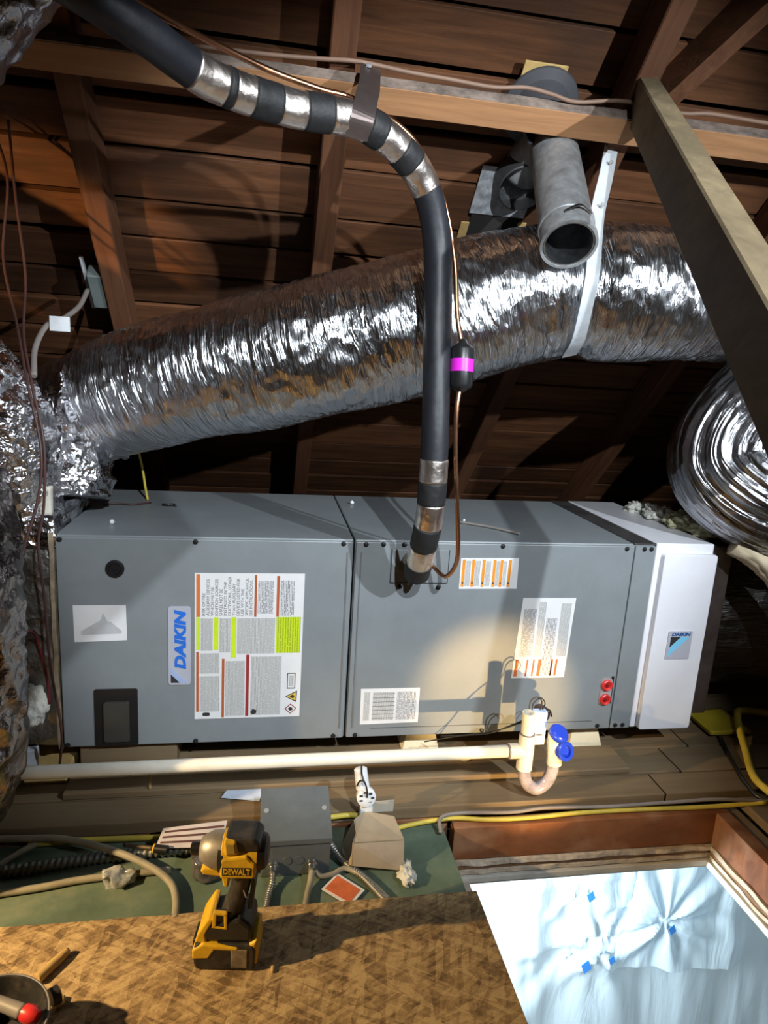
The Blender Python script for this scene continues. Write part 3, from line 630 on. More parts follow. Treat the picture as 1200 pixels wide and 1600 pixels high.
# ================================================================== DUCTS
def crinkle(amp, fs, fth, rib=0.0, ribp=0.05, seed=0.0, big=0.0):
    def f(s, th, p, t):
        c, si = math.cos(th), math.sin(th)
        v = noise.noise(Vector((s * fs + seed, c * fth, si * fth)))
        ridge = (0.5 - abs(v)) * amp * 1.4
        v2 = noise.noise(Vector((s * fs * 2.3 + seed, c * fth * 2.1, si * fth * 2.1 + 7))) * amp * 0.6
        b = noise.noise(Vector((s * 5 + seed, c * 1.2, si * 1.2))) * big
        return ridge + v2 + b + (rib * math.cos(2 * math.pi * s / ribp) if rib else 0)
    return f
def rad(keys):
    def f(t):
        for (a, ra), (b, rb) in zip(keys[:-1], keys[1:]):
            if t <= b: return ra + (rb - ra) * (t - a) / (b - a)
        return keys[-1][1]
    return f
dA = thing('flex_duct', 'long silver foil flexible duct running diagonally above the air handler', 'duct', (0.8, 0.1, 0.9))
ptsA = [(-0.054, 0.36, 0.765), (0.09, 0.295, 0.825), (0.237, 0.23, 0.882), (0.437, 0.154, 0.937), (0.596, 0.104, 0.982), (0.816, 0.08, 1.052), (1.013, 0.059, 1.117), (1.17, 0.036, 1.15), (1.359, 0.026, 1.156), (1.586, 0.04, 1.162), (1.847, 0.11, 1.16), (2.3, 0.2, 1.08), (2.9, 0.25, 1.0)]
def rA(t):
    t = t * 3.02 / 2.42   # radius profile laid out over the first 2.4 m
    base = 0.142 + 0.022 * min(1, t / 0.25) if t < 0.45 else 0.164 - 0.016 * min(1, (t - 0.45) / 0.25)
    return base - 0.016 * math.exp(-((t - 0.545) / 0.012) ** 2)
tube('sleeve', ptsA, rA, foil_duct, dA, n=128, per=16, step=0.0055, disp=crinkle(0.0042, 42, 3.2, 0, 0.05, 1.0, 0.012))
# return flex duct on the right, bending down to the end of the unit
dB = thing('flex_duct', 'large dark foil flexible duct bending down at the right end of the unit', 'duct', (1.72, 0.07, 0.6))
def pleat(s_, th, p, t):
    c, si = math.cos(th), math.sin(th)
    v = noise.noise(Vector((s_ * 2.2 + 4, c * 6.5, si * 6.5))); v2 = noise.noise(Vector((s_ * 5 + 9, c * 15, si * 15)))
    return 0.02 * (0.4 - abs(v)) + 0.007 * v2 + 0.012 * noise.noise(Vector((s_ * 4, c * 1.3, si * 1.3)))
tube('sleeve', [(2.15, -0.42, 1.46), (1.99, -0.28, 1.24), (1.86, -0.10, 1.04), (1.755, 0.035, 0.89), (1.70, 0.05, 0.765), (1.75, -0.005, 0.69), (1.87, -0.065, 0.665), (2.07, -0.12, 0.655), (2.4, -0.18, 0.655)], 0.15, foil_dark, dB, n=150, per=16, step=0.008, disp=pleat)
# sheet-metal transition and ribbed plenum duct
rp = thing('return_plenum', 'dark shiny return plenum behind the white filter cabinet', 'plenum', (1.95, 0.27, 0))
box('transition_plate', (1.660, 0.03, 0.02), (1.742, D - 0.03, 0.525), mat('dark_reflective_sheet', (0.3, 0.24, 0.22), 0.3, 0.9, 0.2, 14), rp, 0.004)
tube('ribbed_sleeve', [(1.743, 0.3, 0.255), (1.9, 0.3, 0.255), (2.1, 0.3, 0.255), (2.7, 0.3, 0.25)], 0.245, foil('ribbed_black_foil', (0.2, 0.19, 0.18), 0.25, 'duct', 0.6, (4, 40)), rp, n=96, per=10, step=0.01, disp=lambda s, th, p, t: 0.003 * noise.noise(Vector((s * 4, math.cos(th) * 26, math.sin(th) * 26))))
# foil plenum at the left end
lp = thing('supply_plenum', 'foil-faced duct board plenum at the left end of the air handler', 'plenum', (-0.22, 0.26, 0))
rough_box('duct_board', (-0.46, 0.02, 0.0), (-0.006, 0.53, 0.525), foil_board, lp, 26, 0.006, 12, 3)
rough_box('foil_seam_strip', (-0.013, -0.004, 0.0), (-0.003, 0.022, 0.54), mat('tan_duct_tape', (0.36, 0.29, 0.2), 0.5, 0.3, 0.3, 30), lp, 20, 0.004, 20, 5)
rough_box('foil_top_patch', (-0.44, 0.0, 0.5), (0.0, 0.32, 0.575), foil_crush, lp, 26, 0.02, 10, 9)
rough_box('seal_board', (-0.085, 0.03, 0.57), (-0.01, 0.045, 0.635), mat('cream_board', (0.5, 0.48, 0.4), 0.7), lp, 8, 0.006, 12, 2)
# crumpled foil take-offs
o = tube('foil_takeoff', [(-0.05, 0.22, 0.572), (-0.052, 0.24, 0.64), (-0.06, 0.30, 0.72), (-0.03, 0.345, 0.775), (0.05, 0.31, 0.81)], rad([(0, 0.12), (0.35, 0.105), (0.75, 0.13), (1, 0.145)]), foil_crush, None, n=110, per=16, step=0.006, disp=crinkle(0.016, 22, 2.6, 0, 0.05, 2.0, 0.02))
tag(o, 'crumpled foil collar where the long duct drops into the left plenum', 'duct collar')
o = tube('flex_duct', [(-1.5, -0.1, 1.22), (-0.9, -0.05, 1.2), (-0.45, 0.0, 1.1), (-0.23, 0.04, 0.93), (-0.16, 0.05, 0.82), (-0.13, 0.08, 0.7), (-0.14, 0.12, 0.56)], rad([(0, 0.1), (0.8, 0.1), (1, 0.125)]), foil_crush, None, n=110, per=16, step=0.006, disp=crinkle(0.014, 24, 2.8, 0, 0.05, 11.0, 0.02))
tag(o, 'crumpled silver foil duct rising from the top of the left plenum', 'duct')
o = tube('flex_duct', [(-0.2, -0.02, 0.66), (-0.12, -0.16, 0.57), (-0.098, -0.23, 0.44), (-0.09, -0.262, 0.29), (-0.10, -0.295, 0.13), (-0.16, -0.30, 0.03), (-0.32, -0.31, 0.0), (-0.9, -0.33, 0.0)], rad([(0, 0.09), (0.2, 0.095), (1, 0.098)]), foil('dark_brown_foil', (0.3, 0.27, 0.26), 0.25, 'crush', 0.5), None, n=100, per=16, step=0.007, disp=crinkle(0.012, 18, 2.0, 0, 0.05, 17.0, 0.012))  # foil in one darker, slightly brownish grey
tag(o, 'dark foil duct hanging down in front of the left plenum', 'duct')
o = tube('flex_duct', [(-0.38, -0.42, 1.16), (-0.10, -0.38, 1.30), (0.01, -0.36, 1.42), (0.07, -0.36, 1.50), (0.16, -0.42, 1.58), (0.3, -0.6, 1.68)], rad([(0, 0.10), (0.5, 0.085), (1, 0.085)]), foil('bright_top_foil', (0.42, 0.42, 0.44), 0.3, 'crush', 0.5), None, n=90, per=14, step=0.008, disp=crinkle(0.008, 20, 2.6, 0, 0.05, 23.0, 0.008))
tag(o, 'silver foil duct crossing the top left corner under the rafters', 'duct')
# loose fibreglass
for i, (c, r, sq, m_) in enumerate([((1.665, 0.40, 0.548), 0.032, (1.2, 1.2, 0.7), insul), ((1.668, 0.29, 0.553), 0.036, (1.1, 1.4, 0.8), insul), ((1.672, 0.19, 0.553), 0.036, (1.1, 1.3, 0.8), insul_y), ((1.69, 0.10, 0.55), 0.03, (1.2, 1.2, 0.7), insul_y)]):
    tag(blob('insulation_tuft', c, r, m_, None, 0.7, 17, 5, sq), ['white fibreglass tuft at the far corner of the white cabinet top', 'big white fibreglass tuft on the white cabinet edge', 'yellowish fibreglass tuft below the dark bending duct', 'small yellow fibreglass tuft nearest the white cabinet front'][i], 'insulation', 'loose fibreglass tufts')
tag(blob('insulation_tuft', (-0.062, -0.005, 0.115), 0.04, insul, None, 0.5, 13, 4, (0.75, 0.35, 1.4)), 'white fibreglass tuft bulging from the left plenum side', 'insulation', 'loose fibreglass tufts')
o = tube('duct_underside_light', [(1.70, -0.02, 0.545), (1.76, -0.05, 0.51), (1.83, -0.09, 0.44), (1.92, -0.13, 0.33)], 0.03, mat('lit_underside_cream', (0.6, 0.5, 0.34), 0.7, 0, 0.15), None, n=30, per=12, disp=crinkle(0.006, 20, 2, 0, 1, 3.0, 0.01))  # added cream strip paints the lit underside of the bending duct
tag(o, 'cream strip painting the lit underside of the duct beside the return plenum', 'insulation')
o = rough_box('plastic_scrap', (-0.09, -0.045, -0.045), (-0.045, -0.03, 0.02), mat('pale_plastic_film', (0.5, 0.55, 0.62), 0.25), None, 8, 0.012, 22, 4)
tag(o, 'scrap of pale plastic film hanging under the left plenum', 'plastic scrap')

# duct hanger strap
hs = thing('duct_strap', 'bright galvanised strap hanging the long foil duct from the roof', 'strap', (1.2, 0.0, 1.0))
def ribbon(name, pts, wdir, width, m, parent=None, th=0.0012, per=8):
    path = spline(pts, per); fr = frames(path); vv = []; ff = []
    for i, p in enumerate(path):
        t = fr[i][0]; wv = Vector(wdir if not callable(wdir) else wdir(i / (len(path) - 1))); wv = (wv - t * wv.dot(t)).normalized(); nn = t.cross(wv)
        for a, b in ((-1, -1), (1, -1), (1, 1), (-1, 1)): vv.append(p + wv * (a * width / 2) + nn * (b * th / 2))
    for i in range(len(path) - 1):
        for k in range(4): ff.append([i * 4 + k, i * 4 + (k + 1) % 4, i * 4 + 4 + (k + 1) % 4, i * 4 + 4 + k])
    ff += [[3, 2, 1, 0], [len(path) * 4 - 4 + k for k in range(4)]]
    o = raw(name, vv, ff, m, parent)
    bm = bmesh.new(); bm.from_mesh(o.data); bmesh.ops.recalc_face_normals(bm, faces=bm.faces[:]); bm.to_mesh(o.data); bm.free()
    return o
strap_m = mat('bright_galvanised_strap', (0.68, 0.72, 0.75), 0.35, 0.35, 0.1, 30)
ribbon('band', [(1.237, 0.026, 1.475), (1.215, -0.01, 1.40), (1.185, -0.055, 1.32), (1.168, -0.095, 1.24), (1.155, -0.128, 1.17), (1.152, -0.122, 1.10), (1.160, -0.085, 1.035), (1.172, -0.02, 1.0)], (1, 0.25, 0.1), 0.036, strap_m, hs)
for z, y, x in ((1.436, 0.002, 1.227), (1.33, -0.058, 1.19)): lathe('rivet', [(0, 0.005), (0.002, 0.0045), (0.003, 0.002)], (x, y - 0.004, z), (0.2, -0.85, -0.5), galv_dull, hs, 10)

# ================================================================== REFRIGERANT LINES
bp_pts = [(0.177, -0.469, 1.435), (0.220, -0.448, 1.422), (0.282, -0.412, 1.401), (0.368, -0.350, 1.375), (0.490, -0.290, 1.370), (0.616, -0.249, 1.375), (0.702, -0.208, 1.348), (0.764, -0.169, 1.296), (0.801, -0.144, 1.202), (0.812, -0.154, 1.051), (0.814, -0.177, 0.920), (0.818, -0.193, 0.761), (0.820, -0.180, 0.635), (0.819, -0.135, 0.535), (0.824, -0.083, 0.474)]
bp = thing('insulated_suction_line', 'thick black insulated refrigerant pipe curving down into the unit', 'pipe', (0.82, -0.1, 0.49))
tube('foam_sleeve', bp_pts, 0.029, black_r, bp, n=28, per=12, disp=lambda s, th, p, t: 0.0012 * noise.noise(Vector((s * 9, math.cos(th) * 2, math.sin(th) * 2))))
path_bp = resample(spline(bp_pts, 20), 0.004)
def nearest(p):
    p = Vector(p); return min(range(len(path_bp)), key=lambda i: (path_bp[i] - p).length)
def wrap_seg(name, i0, i1, r, m):
    seg = path_bp[i0:i1 + 1]
    return tube(name, seg, r, m, bp, n=28, smooth_path=False, caps=True, disp=lambda s, th, p, t: 0.0010 * noise.noise(Vector((s * 60, math.cos(th) * 3, math.sin(th) * 3))))
# alternate foil and tape bands, by arc length along the pipe
B_ = [(0.204, 'foil_band'), (0.256, 'tape_band'), (0.271, 'foil_band'), (0.306, 'tape_band'), (0.354, 'foil_band'), (0.402, 'tape_band'), (0.450, 'foil_band'), (0.522, 'tape_band'), (0.552, 'foil_band'), (0.602, 'tape_band'), (0.638, 'foil_band'), (0.70, None),
      (1.24, 'foil_band'), (1.291, 'tape_band'), (1.338, 'foil_band'), (1.394, 'tape_band'), (1.45, 'foil_band'), (1.507, 'tape_band'), (1.556, None)]
for (a0, kind), (a1, _k) in zip(B_[:-1], B_[1:]):
    if kind: wrap_seg(kind, int(a0 / 0.004), min(len(path_bp) - 1, int(a1 / 0.004)), 0.0303 if kind == 'foil_band' else 0.0309, foil_tape if kind == 'foil_band' else black_tape)
tube('copper_stub', [(0.823, -0.1, 0.492), (0.828, -0.05, 0.468), (0.83, -0.004, 0.466)], 0.012, copper_m, bp, n=14)
# thin liquid line with filter drier
ll = thing('copper_liquid_line', 'thin copper line beside the black pipe with a black filter drier', 'pipe', (0.877, -0.08, 0.48))
tube('tube', [(0.244, -0.445, 1.442), (0.297, -0.396, 1.437), (0.366, -0.335, 1.435), (0.457, -0.276, 1.428), (0.546, -0.243, 1.421), (0.612, -0.222, 1.418), (0.723, -0.178, 1.385), (0.801, -0.148, 1.296), (0.842, -0.134, 1.180), (0.852, -0.157, 1.066), (0.864, -0.172, 1.0)], 0.0052, copper_m, ll, n=12, per=10)
tube('tube', [(0.864, -0.186, 0.925), (0.857, -0.196, 0.871), (0.862, -0.194, 0.790), (0.876, -0.190, 0.679), (0.892, -0.175, 0.574), (0.898, -0.150, 0.518), (0.886, -0.118, 0.480), (0.874, -0.06, 0.482), (0.868, -0.004, 0.484)], 0.0052, copper_m, ll, n=12, per=10)
fd = lathe('filter_drier', [(-0.004, 0.006), (0, 0.012), (0.006, 0.022), (0.012, 0.0245), (0.084, 0.0245), (0.09, 0.022), (0.097, 0.012), (0.106, 0.006)], (0.864, -0.188, 0.910), (0.0, 0.13, 0.99), black_p, ll, 28); fd['label'] = 'black filter drier can'
lathe('magenta_label', [(0.038, 0.0249), (0.064, 0.0249)], (0.864, -0.188, 0.910), (0.0, 0.13, 0.99), mat('magenta_paper', (0.72, 0.02, 0.62), 0.4, 0, 0.08), ll, 28)
lathe('line_grommet', [(0, 0.011), (0.006, 0.011), (0.008, 0.009)], (0.868, -0.007, 0.484), (0, -1, 0), black_p, ll, 16)
# pipe hanger strap on the beam
ps = thing('pipe_strap', 'short steel strap tying the black pipe to the wooden beam', 'strap', (0.62, -0.2, 1.4))
ribbon('band', [(0.66, -0.045, 1.545), (0.652, -0.10, 1.52), (0.642, -0.175, 1.462), (0.63, -0.243, 1.42), (0.62, -0.283, 1.375), (0.612, -0.262, 1.342)], (1, 0.3, -0.1), 0.042, mat('dark_strap_steel', (0.18, 0.14, 0.13), 0.4, 0.8), ps)
lathe('bolt', [(0, 0.006), (0.004, 0.006), (0.005, 0.003)], (0.647, -0.105, 1.521), (0, -0.6, 0.8), galv_dull, ps, 6)

# ================================================================== BEAMS UNDER THE ROOF
pu = thing('purlin', 'long orange-brown wooden purlin crossing under the rafters near the top', 'beam', (1.3, -0.05, 1.5))
for nm_, s0_, s1_, h0_, h1_, m_ in (('timber', 1.385, 1.44, 0.0005, 0.040, beam_w), ('dust_layer', 1.4395, 1.4412, 0.002, 0.039, mat('grey_brown_dust', (0.2, 0.15, 0.12), 0.95, 0, 0.35, 25, 0.3, 60))):
    o = roof_box(nm_, -0.6, 3.2, s0_, s1_, h0_, h1_, m_, pu, 0.002 if nm_ == 'timber' else 0.0); o.matrix_parent_inverse = parent_world(pu).inverted()
# brace from the rafters towards the viewer
E0 = Vector((1.238, -0.051, 1.601)); E1 = Vector((0.992, -0.836, 1.097))
ax = (E1 - E0).normalized(); n1 = Vector((-ax.y, ax.x, 0)).normalized()
if n1.x < 0: n1 = -n1
n2 = n1.cross(ax); n2 = n2 if n2.z > 0 else -n2
Ea = E0 + ax * (-0.01); Eb = E0 + ax * 3.25
vv = []
for e in (Ea, Eb):
    for a, b in ((0, 0), (1, 0), (1, 1), (0, 1)): vv.append(e + n1 * (0.042 * a) - n2 * (0.094 * b))
vv[0] = vv[0] - ax * 0.0
br = raw('roof_brace', vv, [[0, 1, 2, 3], [7, 6, 5, 4], [0, 4, 5, 1], [1, 5, 6, 2], [2, 6, 7, 3], [3, 7, 4, 0]], strut_w)
bm = bmesh.new(); bm.from_mesh(br.data); bmesh.ops.recalc_face_normals(bm, faces=bm.faces[:]); bmesh.ops.bevel(bm, geom=bm.edges[:], offset=0.003, segments=1, affect='EDGES'); bm.to_mesh(br.data); bm.free()
tag(br, 'large wooden brace slanting from the roof toward the viewer at right', 'beam')
# second short brace at the upper right corner
q0 = Vector((1.30, 0.0, 1.545)); q1 = Vector((1.55, -0.42, 1.86)); t = (q1 - q0).normalized(); sd = EX - t * EX.dot(t); sd.normalize(); nn = t.cross(sd)
vv = []
for e in (q0, q1):
    for a, b in ((0, 0), (1, 0), (1, 1), (0, 1)): vv.append(e + sd * (0.04 * a) + nn * (0.09 * b))
o = raw('roof_brace', vv, [[0, 1, 2, 3], [7, 6, 5, 4], [0, 4, 5, 1], [1, 5, 6, 2], [2, 6, 7, 3], [3, 7, 4, 0]], rafter_w)
bm = bmesh.new(); bm.from_mesh(o.data); bmesh.ops.recalc_face_normals(bm, faces=bm.faces[:]); bm.to_mesh(o.data); bm.free()
tag(o, 'dark wooden brace rising out of the top right corner', 'beam')

# ================================================================== OLD FLUE
vt = thing('vent_pipe', 'grey galvanised vent pipe with an open end hanging before the foil duct', 'vent pipe', (1.03, -0.2, 1.2))
VB = Vector((1.071, -0.180, 1.216)); VT = Vector((1.106, 0.045, 1.461)); va = (VB - VT).normalized()
lathe('pipe', [(0.0, 0.054), (0.27, 0.056), (0.272, 0.0585), (0.282, 0.0585), (0.284, 0.0565), (0.318, 0.057), (0.320, 0.059), (0.334, 0.059), (0.334, 0.053), (0.25, 0.052), (0.0, 0.05)], VT, va, galv_dull, vt, 40)
lathe('inner_liner', [(0.12, 0.0515), (0.332, 0.0515), (0.332, 0.049), (0.12, 0.049)], VT, va, galv, vt, 40)
tube('elbow', [VT + va * 0.01, VT - va * 0.02, VT + Vector((-0.01, 0.03, 0.022)), VT + Vector((-0.018, 0.085, 0.018)), VT + Vector((-0.03, 0.14, -0.02))], 0.05, galv_dull, vt, n=32, per=8)
ribbon('band_clip', [VB + va * (-0.05) + Vector((-0.03, -0.05, 0.024)), VB + va * (-0.052) + Vector((0.0, -0.056, 0.036)), VB + va * (-0.05) + Vector((0.03, -0.048, 0.025))], va, 0.006, galv, vt)
fl = thing('roof_flashing', 'spotted galvanised flashing sheet behind the vent pipe on the roof boards', 'flashing', (1.05, 0.17, 1.45))
roof_box('sheet', 0.975, 1.125, 1.105, 1.235, -0.079, -0.076, mat('spotted_galvanised', (0.46, 0.48, 0.5), 0.42, 0.25, 0.3, 60, dirt=(0.2, 0.19, 0.18), dscale=40), fl).parent = fl
fl.children[0].matrix_parent_inverse = parent_world(fl).inverted()
c0 = roof_p(1.075, 1.215, -0.076)
lathe('collar', [(0, 0.066), (0.045, 0.06), (0.047, 0.057), (0, 0.06)], c0, EN, mat('dark_collar_steel', (0.09, 0.09, 0.09), 0.5, 0.6), fl, 32)
# black vent boot above the purlin
o = lathe('vent_boot', [(0, 0.088), (0.004, 0.086), (0.012, 0.066), (0.03, 0.055), (0.075, 0.05), (0.075, 0.045), (0.0, 0.045)], roof_p(1.065, 1.385, -0.077), EN, mat('dark_grey_boot', (0.05, 0.05, 0.055), 0.6), None, 36)
tag(o, 'dark flared vent boot on the roof boards above the purlin', 'vent boot')
for i, (x0, x1, s0, s1, lab) in enumerate([(1.0, 1.10, 1.40, 1.475, 'pale fresh-cut roof board patch above the vent boot'), (0.962, 0.985, 1.02, 1.075, 'pale cut board end left of the dark roof opening'), (1.116, 1.14, 0.99, 1.09, 'pale cut board end beside the vent pipe mouth')]):
    o = roof_box('board_patch', x0, x1, s0, s1, -0.083, -0.078, cut_w, None, 0.001); tag(o, lab, 'board patch')
o = roof_box('roof_opening_dark', 0.984, 1.117, 0.93, 1.10, -0.081, -0.079, felt, None); tag(o, 'black sheet painting the dark of a square hole between roof boards', 'dark patch')  # black sheet stands in for the darkness of an opening left uncut

# ================================================================== WIRES UNDER THE ROOF
o = tube('beam_wire', [(0.306, -0.05, 1.536), (0.454, -0.053, 1.538), (0.555, -0.056, 1.542), (0.632, -0.06, 1.545), (0.739, -0.056, 1.54), (0.821, -0.055, 1.538), (0.92, -0.052, 1.536), (0.988, -0.059, 1.541), (1.047, -0.055, 1.537), (1.109, -0.049, 1.531), (1.214, -0.058, 1.542), (1.35, -0.053, 1.536), (1.424, -0.058, 1.541), (1.57, -0.056, 1.539), (1.9, -0.055, 1.538)], 0.0045, mat('dusty_brown_cable', (0.2, 0.12, 0.08), 0.6), None, n=8, per=6)
tag(o, 'dusty grey cable lying along the top edge of the purlin', 'cable')
W1 = [(-0.14, 0.15, 1.425), (-0.098, 0.119, 1.30), (-0.104, 0.087, 1.132), (-0.066, 0.03, 0.999), (-0.02, -0.06, 0.869), (0.012, -0.10, 0.741), (0.004, -0.11, 0.636), (-0.023, -0.13, 0.529), (-0.03, -0.14, 0.443)]
W2 = [(-0.10, 0.15, 1.42), (-0.083, 0.118, 1.26), (-0.059, 0.081, 1.096), (-0.049, 0.02, 0.974), (-0.012, -0.06, 0.869), (0.018, -0.1, 0.754), (0.012, -0.1, 0.621), (-0.004, -0.095, 0.535), (0.002, -0.09, 0.405), (0.012, -0.106, 0.265), (0.03, -0.111, 0.112), (0.02, -0.1, 0.02)]
tag(tube('thermostat_wire', W1, 0.003, cable_br, None, n=8, per=8), 'thin brown wire hanging farthest left to the foil plenum', 'wire', 'brown control wires')
tag(tube('thermostat_wire', W2, 0.003, cable_br, None, n=8, per=8), 'thin brown wire running down the left edge of the air handler', 'wire', 'brown control wires')
tag(tube('thermostat_wire', [(-0.10, -0.02, 0.68), (-0.075, -0.14, 0.60), (-0.03, -0.19, 0.52), (-0.02, -0.17, 0.44), (-0.03, -0.13, 0.36), (-0.045, -0.02, 0.3), (-0.03, -0.006, 0.2), (-0.025, -0.006, 0.12)], 0.003, mat('dark_red_wire', (0.2, 0.02, 0.03), 0.4), None, n=8, per=8), 'dark red wire looped over the hanging dark foil duct', 'wire', 'brown control wires')
jb = thing('junction_box', 'small grey junction box with a white bar on the left rafter', 'junction box', (0.0, 0.4, 1.15))
o = roof_box('box', -0.012, 0.027, 0.745, 0.855, -0.055, -0.01, mat('box_grey_green', (0.17, 0.2, 0.19), 0.5), jb, 0.003); o.matrix_parent_inverse = parent_world(jb).inverted()
o = roof_box('white_bar', -0.026, -0.016, 0.72, 0.89, -0.045, -0.034, white_e, jb, 0.002); o.matrix_parent_inverse = parent_world(jb).inverted()
tc_ = thing('tagged_cable', 'grey cable with a white paper tag below the small junction box', 'cable', (-0.02, 0.25, 1.0))
tube('cable', [(-0.015, 0.42, 1.10), (-0.016, 0.33, 1.05), (-0.037, 0.24, 1.01), (-0.054, 0.19, 0.994), (-0.062, 0.13, 0.941), (-0.05, 0.075, 0.88)], 0.0065, cable_gr, tc_, n=10, per=8)
o = box('paper_tag', (-0.045, 0.186, 0.984), (0.0, 0.188, 1.018), white_e, tc_, 0.0); 
o = tube('yellow_wire', [(0.135, 0.40, 0.535), (0.128, 0.405, 0.57), (0.122, 0.41, 0.61), (0.115, 0.41, 0.65), (0.10, 0.38, 0.74)], 0.0035, cable_y, None, n=8); tag(o, 'short yellow wire standing on the back of the unit top', 'wire')
o = box('foil_clip', (0.62, 0.035, 1.128), (0.70, 0.05, 1.152), foil_crush, None, 0.003); tag(o, 'small metal clip on top of the long foil duct', 'clip')
o = tube('copper_offcut', [(1.00, 0.20, 0.5375), (1.07, 0.15, 0.5375), (1.135, 0.075, 0.5375)], 0.0035, cable_gr, None, n=8); tag(o, 'thin grey rod lying on top of the unit right of the pipe', 'rod')
for i, (x, y, lab) in enumerate([(0.100, 0.110, 'white screw head near the front left of the unit top'), (0.727, 0.421, 'white foam crumb near the back centre of the unit top'), (1.021, 0.213, 'pale crumb on the unit top beside the copper line')]):
    tag(blob('crumb', (x, y, 0.539), 0.006 if i < 2 else 0.004, white_e, None, 0.5, 40, 2), lab, 'debris')
o = tube('wire_offcut', [(0.185, 0.335, 0.536), (0.20, 0.328, 0.537), (0.215, 0.332, 0.537), (0.222, 0.318, 0.536)], 0.004, black_p, None, n=6); tag(o, 'short black wire scrap on the back left of the unit top', 'debris')
o = tube('wire_offcut', [(0.03, 0.32, 0.536), (0.07, 0.33, 0.537), (0.11, 0.325, 0.537), (0.15, 0.36, 0.536)], 0.0025, cable_br, None, n=6); tag(o, 'thin brown twig of wire on the left of the unit top', 'debris')

# ================================================================== CONDENSATE DRAIN
YD = -0.17
dp_ = thing('condensate_drain', 'white plastic condensate drain pipe with tee and trap in front of the unit', 'drain pipe', (1.1, YD, -0.06))
tube('pipe', [(-0.10, YD, 0.045), (0.5, YD, 0.049), (1.076, YD, 0.052)], 0.0148, pvc, dp_, n=20, per=6)
lathe('tee_socket', [(0, 0.0155), (0.002, 0.0185), (0.055, 0.0185), (0.057, 0.012)], (1.066, YD, 0.0515), (1, 0, 0), pvc, dp_, 24)
tube('joint_ring', [(1.064, YD, 0.0515), (1.0675, YD, 0.0515)], 0.0178, mat('purple_grey_primer', (0.16, 0.15, 0.17), 0.5), dp_, n=24)
lathe('tee', [(0, 0.016), (0.002, 0.0195), (0.095, 0.0195), (0.097, 0.015)], (1.111, YD, 0.001), (0, 0, 1), pvc, dp_, 24)
lathe('standpipe', [(0, 0.0155), (0.062, 0.0158), (0.062, 0.0125), (0.03, 0.012)], (1.110, YD, 0.092), (-0.04, 0, 1), pvc, dp_, 24)
tube('joint_ring', [(1.110, YD, 0.0955), (1.110, YD, 0.099)], 0.0185, MATS['purple_grey_primer'], dp_, n=24)
trap_m = mat('clear_purple_trap', (0.33, 0.29, 0.32), 0.12, 0, 0.25, 30, spec=0.8)
tr = tube('trap_bend', [(1.113, YD, 0.006), (1.116, YD, -0.02), (1.127, YD, -0.043), (1.150, YD, -0.056), (1.172, YD, -0.043), (1.184, YD, -0.018), (1.188, YD, 0.02)], 0.0155, trap_m, dp_, n=24, per=8); tr['label'] = 'see-through purplish trap bend'
lathe('riser', [(0, 0.0155), (0.001, 0.019), (0.062, 0.019), (0.07, 0.0175), (0.085, 0.0175)], (1.189, YD, 0.012), (-0.08, 0, 1), pvc, dp_, 24)
k1 = lathe('cleanout_cap', [(0, 0.018), (0.002, 0.024), (0.012, 0.0245), (0.014, 0.022), (0.018, 0.02)], (1.186, YD - 0.004, 0.092), (0.25, -0.45, 0.85), blue_c, dp_, 28); k1['label'] = 'blue cap on the riser'
k2 = lathe('cleanout_cap', [(0, 0.017), (0.003, 0.0235), (0.014, 0.0235), (0.016, 0.021), (0.016, 0.0145), (0.007, 0.0135), (0.007, 0.001)], (1.200, YD - 0.014, 0.056), (0.28, -0.9, 0.33), blue_c, dp_, 28); k2['label'] = 'blue cap facing the viewer'
# overflow switch on the tee
fs = thing('overflow_switch', 'blue-white overflow switch with black wires clipped behind the drain tee', 'switch', (1.14, -0.14, 0.05))
box('switch_body', (1.128, -0.152, 0.085), (1.168, -0.128, 0.143), mat('pale_blue_plastic', (0.45, 0.55, 0.75), 0.4, 0, 0.2, 60), fs, 0.006)
box('white_tag', (1.130, -0.158, 0.058), (1.163, -0.152, 0.103), white_e, fs, 0.001)
for z, w_ in ((0.086, 0.016), (0.083, 0.014), (0.073, 0.006)): box('tag_print', (1.139, -0.1588, z), (1.139 + w_, -0.1578, z + 0.0014), ink, fs)
tube('wire', [(1.15, -0.14, 0.14), (1.152, -0.14, 0.165), (1.138, -0.14, 0.177), (1.122, -0.14, 0.165), (1.118, -0.145, 0.13), (1.10, -0.15, 0.12), (1.07, -0.14, 0.10), (1.03, -0.12, 0.07), (0.98, -0.06, 0.03), (0.90, 0.0, -0.02)], 0.0016, black_p, fs, n=6, per=8)
tube('wire', [(1.155, -0.14, 0.14), (1.163, -0.135, 0.158), (1.15, -0.135, 0.172), (1.13, -0.14, 0.16), (1.122, -0.15, 0.125), (1.09, -0.15, 0.112), (1.05, -0.13, 0.085), (1.0, -0.08, 0.045), (0.94, -0.01, 0.0)], 0.0016, black_p, fs, n=6, per=8)
tube('wire', [(1.16, -0.135, 0.14), (1.18, -0.13, 0.135), (1.188, -0.13, 0.118)], 0.0022, black_p, fs, n=6, per=8)
lathe('wire_nut', [(0, 0.02), (0.006, 0.021), (0.03, 0.015)], (1.165, -0.125, 0.12), (0.1, 1, 0), mat('dark_brown_plastic', (0.05, 0.03, 0.03), 0.5), fs, 16)
o = lathe('wire_nut', [(0, 0.016), (0.02, 0.016), (0.024, 0.012)], (1.01, -0.02, -0.062), (0, 0, 1), mat('tan_plastic', (0.4, 0.33, 0.24), 0.6), None, 16); tag(o, 'tan round fitting in the gap below the unit', 'fitting')
